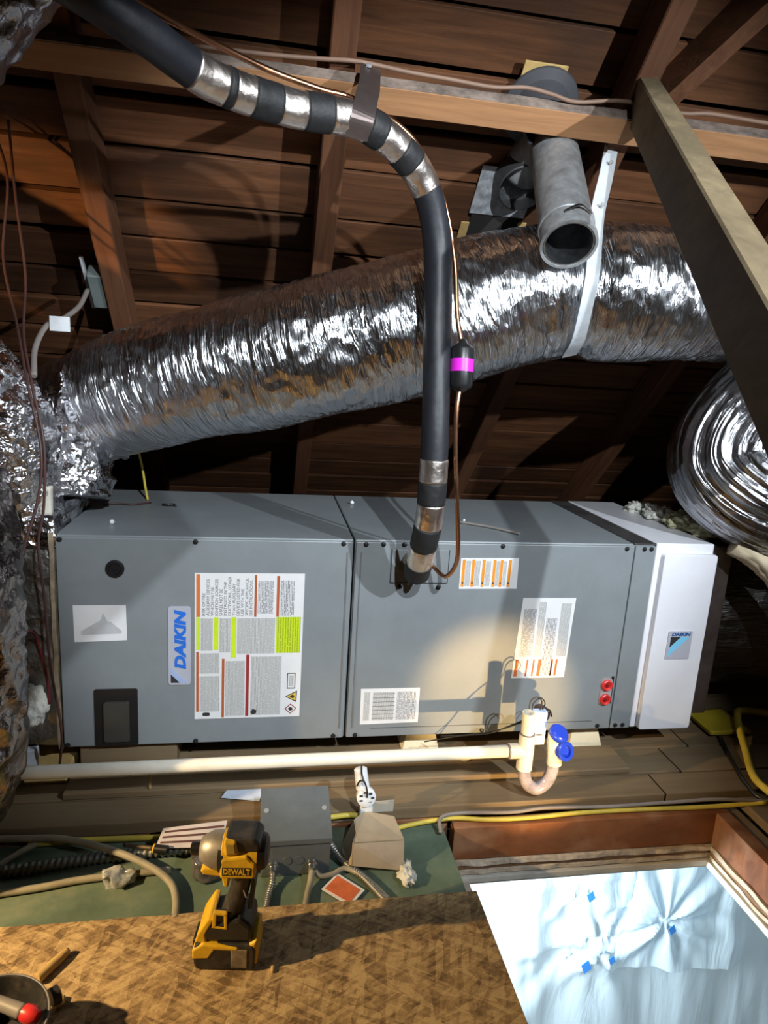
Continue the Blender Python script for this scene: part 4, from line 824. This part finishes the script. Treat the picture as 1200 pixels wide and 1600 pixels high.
# white float switch standing before the planks
f2 = thing('float_switch', 'white printed float switch standing between the grey box and cardboard', 'switch', (0.712, -0.215, -0.12))
prism('body', rrect(0.699, -0.115, 0.728, -0.04, 0.004), 1, -0.228, -0.204, white_e, f2, 0.002)
lathe('round_body', [(0, 0.022), (0.014, 0.022), (0.016, 0.019)], (0.711, -0.216, -0.018), (0, -1, 0.25), white_e, f2, 24)
lathe('neck', [(0, 0.016), (0.045, 0.015), (0.047, 0.012)], (0.705, -0.208, -0.004), (-0.15, 0.2, 1), white_e, f2, 20)
for k in range(7):
    a = 2 * math.pi * k / 7; p = Vector((0.711 + 0.014 * math.cos(a), -0.2335, -0.0135 + 0.014 * math.sin(a)))
    box('print_mark', p - Vector((0.0035, 0.0005, 0.0018)), p + Vector((0.0035, 0.002, 0.0018)), ink, f2)
tube('wire', [(0.712, -0.232, -0.012), (0.71, -0.237, 0.01), (0.703, -0.236, 0.03), (0.694, -0.228, 0.028), (0.689, -0.22, 0.01)], 0.0022, black_p, f2, n=6, per=6)
tube('wire', [(0.703, -0.236, 0.03), (0.698, -0.225, 0.042), (0.70, -0.2, 0.05)], 0.0022, black_p, f2, n=6, per=6)
o = prism('printed_sticker', [(0.735, -0.058), (0.785, -0.058), (0.786, -0.028), (0.735, -0.03)], 1, -0.1865, -0.1845, mat('grey_sticker', (0.42, 0.38, 0.31), 0.6), None)
o.location = (0, 0, -0.028); tag(o, 'faded printed sticker on the plank edge beside the float switch', 'sticker')
o = raw('paper_scrap', [(0.38, -0.12, -0.074), (0.47, -0.14, -0.074), (0.48, -0.09, -0.071), (0.40, -0.08, -0.07)], [[0, 1, 2, 3]], mat('blue_white_paper', (0.5, 0.56, 0.66), 0.5)); tag(o, 'blue-white paper scrap under the long drain pipe', 'paper')

# ================================================================== FRONT BAY: GREEN BOARD, BOX, CABLES
o = box('green_board', (-1.3, -0.50, -0.130), (0.905, -0.188, -0.120), green_b, None, 0.001); tag(o, 'dusty green board lying behind the strand board panel', 'board')
gb = thing('electrical_box', 'grey steel electrical box with sloping lid in the front bay', 'electrical box', (0.548, -0.26, -0.12))
bgrey = mat('box_grey_steel', (0.10, 0.115, 0.125), 0.45, 0, 0.08, 20, dirt=(0.2, 0.2, 0.19), dscale=9, damt=0.4)
prism('body', [(-0.332, -0.1195), (-0.206, -0.1195), (-0.206, 0.002), (-0.332, -0.030)], 0, 0.476, 0.622, bgrey, gb, 0.002)
lid = prism('lid', [(-0.336, -0.0325), (-0.204, 0.0015), (-0.204, 0.0045), (-0.336, -0.0295)], 0, 0.473, 0.625, bgrey, gb, 0.0012)
box('lid_lip', (0.473, -0.336, -0.042), (0.625, -0.3325, -0.0305), bgrey, gb, 0.001)
for x in (0.486, 0.612): lathe('lid_screw', [(0, 0.0065), (0.003, 0.0055), (0.003, 0.002)], (x, -0.262, -0.012), (0, -0.25, 0.97), galv_dull, gb, 12)
for x in (0.53, 0.556): lathe('knockout', [(0, 0.010), (0.0008, 0.0097)], (x, -0.3325, -0.082), (0, -1, 0), bgrey, gb, 20)
for x in (0.502, 0.583): lathe('connector', [(0, 0.013), (0.006, 0.013), (0.007, 0.010), (0.018, 0.010)], (x, -0.332, -0.092), (0, -1, -0.2), galv, gb, 16)
def bx_path(pts, r, m, nm, lab, cat, ribs=True, amp=0.0014, pitch=0.006, group=None):
    o = tube(nm, pts, r, m, None, n=12, per=10, step=pitch / 4 if ribs else None, disp=(lambda s, th, p, t: amp * math.cos(2 * math.pi * s / pitch + th)) if ribs else None)
    return tag(o, lab, cat, group)
arm = mat('armoured_cable_steel', (0.32, 0.31, 0.28), 0.4, 0.8, 0.2, 40)
bx_path([(0.502, -0.345, -0.096), (0.500, -0.362, -0.108), (0.494, -0.385, -0.112), (0.488, -0.425, -0.111)], 0.0062, arm, 'armoured_cable', 'thin armoured cable leaving the left of the grey box', 'cable')
bx_path([(0.583, -0.348, -0.097), (0.578, -0.37, -0.108), (0.572, -0.392, -0.111), (0.565, -0.43, -0.110)], 0.0065, cable_w, 'white_cable', 'short cream cable leaving the right of the grey box', 'cable', False)
bx_path([(0.588, -0.345, -0.097), (0.60, -0.352, -0.108), (0.625, -0.345, -0.112), (0.655, -0.333, -0.110), (0.685, -0.352, -0.111), (0.71, -0.382, -0.112), (0.735, -0.425, -0.112)], 0.0055, cable_w, 'white_cable', 'cream cable curving behind the orange sticker', 'cable', False)
bx_path([(0.628, -0.27, -0.098), (0.65, -0.305, -0.108), (0.672, -0.335, -0.111), (0.695, -0.365, -0.112), (0.73, -0.43, -0.112)], 0.0075, arm, 'armoured_cable', 'armoured cable running from the box under the cardboard', 'cable')
bx_path([(-0.5, -0.33, -0.109), (-0.05, -0.28, -0.108), (0.13, -0.257, -0.108), (0.30, -0.245, -0.108), (0.40, -0.25, -0.108), (0.474, -0.262, -0.108)], 0.0115, mat('flex_conduit_steel', (0.17, 0.18, 0.16), 0.5, 0.5, 0.2, 30), 'flexible_conduit', 'grey ribbed flexible conduit lying across the green board', 'conduit', True, 0.0024, 0.0125)
bx_path([(-0.4, -0.185, -0.07), (-0.13, -0.19, -0.095), (-0.02, -0.20, -0.094), (0.06, -0.222, -0.084), (0.169, -0.268, -0.083), (0.25, -0.309, -0.094), (0.295, -0.345, -0.104), (0.312, -0.39, -0.106), (0.317, -0.44, -0.106)], 0.0075, cable_w, 'white_cable', 'thick cream cable arching over the conduit to the panel edge', 'cable', False)
bx_path([(-0.5, -0.37, -0.111), (-0.031, -0.335, -0.111), (0.106, -0.314, -0.111), (0.20, -0.306, -0.111), (0.29, -0.30, -0.112)], 0.0072, cable_w, 'white_cable', 'cream cable lying nearest the strand board at left', 'cable', False)
bx_path([(0.0, -0.2, -0.105), (-0.04, -0.24, -0.106), (-0.085, -0.30, -0.108), (-0.12, -0.38, -0.11)], 0.007, cable_w, 'white_cable', 'short cream cable crossing at the far left', 'cable', False)
bx_path([(-0.02, -0.205, -0.106), (0.10, -0.202, -0.104), (0.25, -0.204, -0.106), (0.40, -0.197, -0.104), (0.47, -0.196, -0.104)], 0.006, cable_y, 'yellow_cable', 'yellow cable along the plank edge left of the grey box', 'cable', False)
bx_path([(0.63, -0.197, -0.085), (0.69, -0.194, -0.085), (0.73, -0.2, -0.10), (0.745, -0.215, -0.112), (0.72, -0.232, -0.112), (0.69, -0.22, -0.112)], 0.006, cable_y, 'yellow_cable', 'yellow cable looping around the foot of the float switch', 'cable', False)
bx_path([(0.70, -0.24, -0.112), (0.758, -0.228, -0.11), (0.824, -0.21, -0.108), (0.925, -0.2, -0.104), (1.015, -0.208, -0.107), (1.11, -0.212, -0.106), (1.249, -0.205, -0.106), (1.424, -0.205, -0.106), (1.595, -0.21, -0.106), (1.75, -0.24, -0.08)], 0.0055, cable_y, 'yellow_cable', 'yellow cable stretched along the far edge of the hatch', 'cable', False)
bx_path([(0.89, -0.24, -0.112), (0.914, -0.2, -0.094), (1.084, -0.198, -0.098), (1.17, -0.192, -0.096), (1.331, -0.2, -0.096), (1.519, -0.205, -0.09), (1.65, -0.22, -0.08), (1.9, -0.26, -0.083)], 0.0045, cable_gr, 'grey_cable', 'thin grey cable behind the yellow one at the hatch', 'cable', False)
# cardboard offcut
cb = thing('cardboard_piece', 'torn folded piece of cardboard beside the float switch', 'cardboard', (0.71, -0.29, -0.12))
card = mat('cardboard', (0.36, 0.29, 0.2), 0.85, 0, 0.08, 20)
raw('top_flap', [(0.682, -0.262, -0.045), (0.71, -0.225, -0.055), (0.775, -0.245, -0.058), (0.786, -0.31, -0.068), (0.672, -0.325, -0.056), (0.683, -0.298, -0.052)], [[0, 1, 2, 3, 4, 5]], card, cb)
raw('front_flap', [(0.672, -0.325, -0.056), (0.786, -0.31, -0.068), (0.780, -0.348, -0.112), (0.67, -0.338, -0.10)], [[0, 1, 2, 3]], card, cb)
raw('side_flap', [(0.682, -0.262, -0.045), (0.683, -0.298, -0.052), (0.672, -0.325, -0.056), (0.67, -0.338, -0.10), (0.655, -0.30, -0.119), (0.66, -0.25, -0.119)], [[0, 1, 2, 3, 4, 5]], card, cb)
for ch in cb.children:
    md = ch.modifiers.new('thick', 'SOLIDIFY'); md.thickness = 0.003
o = prism('orange_sticker', [(0.601, -0.381), (0.638, -0.340), (0.690, -0.392), (0.655, -0.432)], 2, -0.1195, -0.118, paper_w, None); o.location = (0, 0, 0.004)
o2 = prism('orange_face', [(0.608, -0.381), (0.638, -0.348), (0.681, -0.392), (0.655, -0.423)], 2, -0.1183, -0.1172, mat('orange_paper', (0.6, 0.14, 0.04), 0.5, 0, 0.15, 40), o)
o2.matrix_parent_inverse = Matrix.Identity(4); tag(o, 'orange diamond sticker with white border beside the strand board', 'sticker')
tag(blob('insulation_tuft', (0.785, -0.365, -0.108), 0.022, insul, None, 1.0, 31, 4, (0.7, 1.4, 0.45)), 'white fibreglass tuft on the right of the green board', 'insulation', 'loose fibreglass tufts')
o = rough_box('plastic_scrap', (0.165, -0.335, -0.119), (0.215, -0.30, -0.098), mat('clear_film', (0.35, 0.36, 0.34), 0.1, 0, 0.4, 60, spec=1.0), None, 8, 0.016, 45, 6); tag(o, 'crinkled clear plastic scrap on the green board', 'plastic scrap')
o = rough_box('plastic_bag', (0.335, -0.335, -0.119), (0.43, -0.28, -0.075), mat('dark_film', (0.09, 0.085, 0.08), 0.15, 0, 0.4, 40, spec=0.8), None, 10, 0.016, 28, 8); tag(o, 'crumpled dark plastic bag behind the yellow driver', 'plastic bag')
# printed sheet
dc = raw('printed_sheet', [(0.252, -0.262, -0.088), (0.39, -0.27, -0.088), (0.40, -0.205, -0.072), (0.262, -0.212, -0.078)], [[0, 1, 2, 3]], mat('pinkish_paper', (0.55, 0.5, 0.5), 0.6)); tag(dc, 'white sheet with dark stripes leaning on the conduit', 'paper')
md = dc.modifiers.new('thick', 'SOLIDIFY'); md.thickness = 0.0008
for k in range(3):
    a = 0.2 + 0.26 * k; b = a + 0.09
    def PP(u, v): return tuple(Vector((0.252, -0.262, -0.0865)).lerp(Vector((0.39, -0.27, -0.0865)), u).lerp(Vector((0.262, -0.212, -0.0765)).lerp(Vector((0.40, -0.205, -0.0705)), u), v))
    raw('dark_stripe', [PP(0.05, a), PP(0.97, a), PP(0.97, b), PP(0.05, b)], [[0, 1, 2, 3]], mat('maroon_ink', (0.1, 0.045, 0.04), 0.6), dc)
nd = thing('nut_driver', 'black nut driver bit with brown shaft lying on the conduit', 'driver bit', (0.24, -0.27, -0.09))
tube('shaft', [(0.185, -0.245, -0.088), (0.25, -0.262, -0.088)], 0.0045, mat('bronze_shaft', (0.14, 0.1, 0.06), 0.5, 0.5), nd, n=10)
lathe('socket', [(0, 0.009), (0.03, 0.0095), (0.032, 0.006)], (0.25, -0.262, -0.088), (0.96, -0.25, 0), black_p, nd, 14)
lathe('collar_ring', [(0, 0.0098), (0.003, 0.0098)], (0.2495, -0.2618, -0.088), (0.96, -0.25, 0), yellow_t, nd, 14)

# ================================================================== STRAND BOARD PANEL
vv = []; ff = []; n_ = 60
for i in range(n_ + 1):
    x = -1.25 + (0.918 + 1.25) * i / n_; y = -0.432 + 0.003 * noise.noise(Vector((x * 15, 0, 3)))
    vv += [(x, -1.62, -0.1125), (x, y, -0.1125), (x, y, -0.1005), (x, -1.62, -0.1005)]
for i in range(n_):
    for k in range(4): ff.append([i * 4 + k, i * 4 + 4 + k, i * 4 + 4 + (k + 1) % 4, i * 4 + (k + 1) % 4])
ff += [[0, 1, 2, 3], [n_ * 4 + k for k in (3, 2, 1, 0)]]
op = raw('strand_board_panel', vv, ff, OSB); tag(op, 'tan strand board floor panel in the foreground beside the hatch', 'board')
bm = bmesh.new(); bm.from_mesh(op.data); bmesh.ops.recalc_face_normals(bm, faces=bm.faces[:]); bm.to_mesh(op.data); bm.free()

# ================================================================== IMPACT DRIVER
dv = thing('impact_driver', 'yellow and black cordless impact driver standing on its battery', 'impact driver', (0.425, -0.53, -0.1), local=True, rot=(0, 0, math.radians(172))); dv.scale = (1.03, 1.03, 1.07)
# local axes: +x nose, +y side towards the viewer, +z up
def dprof(name, poly, y0, y1, m, par=None, bev=0.003): return prism(name, poly, 1, y0, y1, m, dv, bev)
bt = dprof('battery', [(-0.048, 0.001), (0.052, 0.001), (0.056, 0.012), (0.056, 0.042), (0.050, 0.05), (-0.046, 0.05), (-0.05, 0.04)], -0.038, 0.038, black_t, None, 0.005)
dprof('battery_trim', [(0.03, 0.024), (0.0575, 0.022), (0.0575, 0.04), (0.04, 0.052), (-0.02, 0.047), (-0.02, 0.04), (0.02, 0.041)], -0.0395, 0.0395, yellow_t, None, 0.003)
dprof('battery_trim', [(-0.052, 0.012), (-0.04, 0.012), (-0.036, 0.05), (-0.05, 0.058)], -0.030, 0.036, yellow_t, None, 0.004)
dprof('battery_latch', [(0.0555, 0.02), (0.061, 0.022), (0.061, 0.04), (0.0555, 0.044)], -0.02, 0.02, black_p, None, 0.002)
dprof('battery_sticker', [(-0.035, 0.008), (-0.008, 0.008), (-0.008, 0.043), (-0.035, 0.043)], 0.037, 0.0392, mat('worn_sticker', (0.2, 0.16, 0.11), 0.6, 0, 0.4, 40), None, 0.0008)
dprof('foot', [(-0.042, 0.05), (0.048, 0.05), (0.05, 0.062), (0.03, 0.085), (-0.02, 0.098), (-0.042, 0.08)], -0.033, 0.033, black_t, None, 0.007)
dprof('foot_trim', [(0.034, 0.048), (0.054, 0.05), (0.05, 0.066), (0.032, 0.096), (0.022, 0.094), (0.036, 0.066)], -0.034, 0.034, yellow_t, None, 0.003)
for poly in ([(0.0, 0.076), (0.026, 0.079), (0.024, 0.083), (0.001, 0.080)], [(0.001, 0.102), (0.023, 0.104), (0.023, 0.108), (0.001, 0.106)], [(0.0, 0.077), (0.005, 0.077), (0.006, 0.107), (0.0005, 0.106)], [(0.019, 0.079), (0.0255, 0.079), (0.0235, 0.107), (0.018, 0.107)]):
    dprof('belt_clip_frame', poly, 0.026, 0.034, yellow_t, None, 0.001)
dprof('belt_clip_pad', [(0.003, 0.079), (0.022, 0.081), (0.021, 0.105), (0.003, 0.104)], 0.02, 0.030, black_p, None, 0.001)
hp = [Vector((-0.002, 0, 0.075)), Vector((-0.008, 0, 0.105)), Vector((-0.016, 0, 0.135)), Vector((-0.020, 0, 0.165)), Vector((-0.016, 0, 0.185))]
gr = tube('grip', hp, lambda t: 0.025 - 0.005 * math.sin(t * math.pi), black_t, dv, n=20, per=8, disp=lambda s, th, p, t: 0.004 * math.cos(2 * th) + 0.0012 * noise.noise(Vector((s * 40, th, 0))))
dprof('grip_inlay', [(-0.038, 0.10), (-0.030, 0.10), (-0.036, 0.15), (-0.026, 0.172), (-0.036, 0.175), (-0.044, 0.15)], -0.012, 0.016, black_p, None, 0.003)
dprof('grip_line', [(-0.022, 0.15), (-0.020, 0.15), (-0.028, 0.128), (-0.030, 0.128)], 0.0205, 0.0222, mat('pale_scuff', (0.4, 0.36, 0.3), 0.6), None, 0.0)
tg = dprof('trigger', [(0.004, 0.135), (0.012, 0.138), (0.016, 0.158), (0.012, 0.168), (0.0, 0.168)], -0.011, 0.011, yellow_t, None, 0.003)
lathe('motor_housing', [(-0.048, 0.026), (-0.046, 0.030), (0.012, 0.0315), (0.014, 0.030)], (0, 0, 0.2), (1, 0, 0), yellow_t, dv, 28)
lathe('rear_cap', [(-0.062, 0.020), (-0.058, 0.027), (-0.046, 0.0305), (-0.044, 0.026)], (0, 0, 0.2), (1, 0, 0), black_t, dv, 28)
dprof('side_shell', [(-0.044, 0.172), (0.014, 0.170), (0.014, 0.206), (-0.030, 0.214), (-0.038, 0.205), (-0.046, 0.2)], -0.031, 0.0325, yellow_t, None, 0.004)
dprof('top_shell', [(-0.05, 0.216), (0.008, 0.214), (0.008, 0.238), (-0.04, 0.239), (-0.052, 0.23)], -0.026, 0.027, black_t, None, 0.005)
dprof('vent_panel', [(-0.016, 0.214), (0.006, 0.211), (0.008, 0.238), (-0.012, 0.237)], 0.018, 0.0315, yellow_t, None, 0.003)
dprof('vent_inset', [(-0.012, 0.217), (0.003, 0.215), (0.0045, 0.234), (-0.0095, 0.234)], 0.03, 0.0323, mat('dusty_yellow', (0.35, 0.24, 0.05), 0.6), None, 0.001)
gc = lathe('gear_case', [(0.010, 0.031), (0.03, 0.030), (0.042, 0.024), (0.05, 0.019), (0.052, 0.015)], (0, 0, 0.2), (1, 0, 0), gear_g, dv, 28)
lathe('case_bumper', [(0.009, 0.0325), (0.018, 0.0325), (0.019, 0.031)], (0, 0, 0.197), (1, 0, 0), black_t, dv, 28)
lathe('bit_collet', [(0.05, 0.011), (0.066, 0.011), (0.068, 0.008)], (0, 0, 0.2), (1, 0, 0), black_p, dv, 20)
dprof('light_ring', [(0.012, 0.160), (0.045, 0.163), (0.05, 0.170), (0.045, 0.175), (0.012, 0.178)], -0.016, 0.016, yellow_t, None, 0.003)
np_ = dprof('name_plate', [(-0.038, 0.178), (0.010, 0.177), (0.010, 0.192), (-0.038, 0.193)], 0.031, 0.0332, black_t, None, 0.0008)
text('lettering', 'DEWALT', 0.0145, (0.008, 0.0335, 0.1805), (-1, 0, 0), (0, 0, 1), yellow_t, dv, bold=0.0004, width=0.044)

# ================================================================== TOOL TUB AT THE LOWER LEFT
tb = thing('tool_tub', 'round black tool tub at the bottom left corner of the panel', 'tub', (0.085, -0.71, -0.1))
lathe('tub', [(0, 0.060), (0.004, 0.064), (0.075, 0.082), (0.078, 0.085), (0.083, 0.085), (0.083, 0.080), (0.02, 0.062), (0.01, 0.0)], (0.085, -0.70, -0.1004), (0, 0, 1), black_t, tb, 48)
tube('rim_piping', [Vector((0.085 + 0.0845 * math.cos(a * math.pi / 12), -0.70 + 0.0845 * math.sin(a * math.pi / 12), -0.019)) for a in range(-3, 15)], 0.0022, mat('grey_piping', (0.18, 0.17, 0.16), 0.5), tb, n=8, per=3)
tb2 = lathe('side_lug', [(0, 0.014), (0.012, 0.014), (0.014, 0.01)], (0.158, -0.645, -0.04), (0.8, 0.6, 0), black_t, tb, 16)
sd_ = thing('screwdriver', 'grey-handled screwdriver with a red end lying across the black tub', 'screwdriver', (0.1, -0.68, -0.02))
tube('handle', [(0.03, -0.645, -0.008), (0.09, -0.668, -0.012), (0.135, -0.688, -0.014)], rad([(0, 0.008), (0.5, 0.0095), (1, 0.0105)]), mat('grey_handle', (0.24, 0.22, 0.2), 0.45), sd_, n=16)
lathe('red_end', [(0, 0.0115), (0.006, 0.0125), (0.018, 0.012), (0.024, 0.008)], (0.135, -0.688, -0.014), (0.9, -0.4, -0.03), red_p, sd_, 18)
o = tube('wood_stick', [(0.108, -0.558, -0.092), (0.125, -0.532, -0.092), (0.143, -0.504, -0.092)], rad([(0, 0.0085), (0.8, 0.008), (1, 0.006)]), cut_w, None, n=14); tag(o, 'pale wooden stick lying on the panel behind the black tub', 'stick')
o = tube('wood_stick', [(0.02, -0.585, -0.094), (0.045, -0.572, -0.094), (0.062, -0.558, -0.094)], 0.006, cut_w, None, n=10); tag(o, 'short pale splinter at the far left edge of the panel', 'stick')
o = blob('wood_chip', (0.157, -0.60, -0.096), 0.007, cut_w, None, 0.4, 11, 2, (1.1, 1.8, 0.7)); tag(o, 'small pale wood chip right of the black tub', 'chip')
o = blob('wood_chip', (0.50, -0.575, -0.097), 0.005, cut_w, None, 0.4, 17, 2, (0.8, 1.5, 0.7)); tag(o, 'tiny pale wood chip in front of the driver shadow', 'chip')

# ================================================================== RIGHT FLOOR
o = tube('yellow_hose', [(2.1, 0.12, -0.05), (1.98, 0.16, -0.05), (1.93, 0.12, -0.045), (1.885, 0.05, -0.05), (1.84, -0.04, -0.064), (1.79, -0.13, -0.068), (1.775, -0.19, -0.069), (1.80, -0.25, -0.069), (1.95, -0.3, -0.069)], 0.0105, cable_y, None, n=14); tag(o, 'thick yellow hose snaking down the right floor edge', 'hose')
o = tube('black_cable', [(1.83, 0.06, -0.074), (1.80, -0.01, -0.074), (1.765, -0.10, -0.074), (1.745, -0.17, -0.076), (1.76, -0.23, -0.083), (1.9, -0.29, -0.083)], 0.006, black_p, None, n=10); tag(o, 'black cable lying beside the yellow hose', 'cable')
o = rough_box('yellow_plastic_sheet', (1.80, 0.06, -0.072), (1.93, 0.2, -0.062), mat('yellow_film', (0.5, 0.38, 0.03), 0.4), None, 10, 0.006, 14, 3); tag(o, 'yellow plastic piece on the floor behind the filter cabinet', 'plastic piece')

# ================================================================== PLASTIC SHEETING BELOW THE HATCH
def sheet(name, x0, x1, z0, z1, y, gathers, lab, seed, left_curve=0.0, nx=150, nz=120):
    vv = []; ff = []
    for j in range(nz + 1):
        for i in range(nx + 1):
            u, v = i / nx, j / nz
            z = z1 + (z0 - z1) * v
            xl = x0 + left_curve * math.sin(v * 3.0)
            x = xl + (x1 - xl) * u
            yy = y + 0.05 * noise.noise(Vector((x * 6 + seed, z * 0.4, seed))) + 0.012 * noise.noise(Vector((x * 19 + z * 3, z * 0.6, seed)))
            for (gx, gz, a) in gathers:
                dx, dz = x - gx, z - gz; d = math.hypot(dx, dz); th = math.atan2(dz, dx)
                yy += a * math.exp(-d / 0.28) * (0.3 * math.sin(th * 13 + seed) + 0.5 * math.sin(th * 7 + 1.3)) * min(1, d / 0.06) - 0.05 * a * 12 * math.exp(-(d / 0.12) ** 2)
            vv.append((x, yy, z))
    for j in range(nz):
        for i in range(nx): ff.append([j * (nx + 1) + i, j * (nx + 1) + i + 1, (j + 1) * (nx + 1) + i + 1, (j + 1) * (nx + 1) + i])
    o = raw(name, vv, ff, PLASTIC, None, True); return tag(o, lab, 'plastic sheet', 'plastic dust sheets in the room below')
sheet('plastic_sheet', 1.36, 3.3, -2.68, -0.29, 0.42, [(1.686, -1.19, 0.02), (1.676, -0.90, 0.02), (1.773, -1.157, 0.035), (1.96, -0.987, 0.025)], 'large bluish plastic dust sheet hung below the hatch', 2.0, -0.05)
sheet('plastic_sheet', 1.78, 2.35, -1.22, -0.29, 0.33, [(1.96, -0.99, 0.035), (2.2, -0.5, 0.03)], 'bunched front plastic sheet taped up below the hatch', 9.0, 0.05, 90, 90)
tape_b = mat('blue_masking_tape', (0.03, 0.2, 0.6), 0.6)
for i, (x, z, y, s_) in enumerate([(1.676, -0.90, 0.36, 0.018), (1.686, -1.19, 0.34, 0.022), (1.96, -0.985, 0.27, 0.016), (1.78, -1.16, 0.33, 0.015)]):
    o = box('tape_piece', (x - s_, y - 0.001, z - s_), (x + s_, y + 0.001, z + s_), tape_b, None); o.location = (0, 0, 0)
    for v in o.data.vertices:
        dx, dz = v.co.x - x, v.co.z - z; v.co.x = x + dx * 0.6 - dz * 0.4; v.co.z = z + dz * 0.9 + dx * 0.5
    tag(o, ['highest blue tape piece on the plastic sheet', 'diamond of blue tape lowest on the plastic sheet', 'blue tape piece on the bunched front plastic', 'small blue tape piece at the centre of the radiating folds'][i], 'tape', 'blue tape pieces on the plastic')
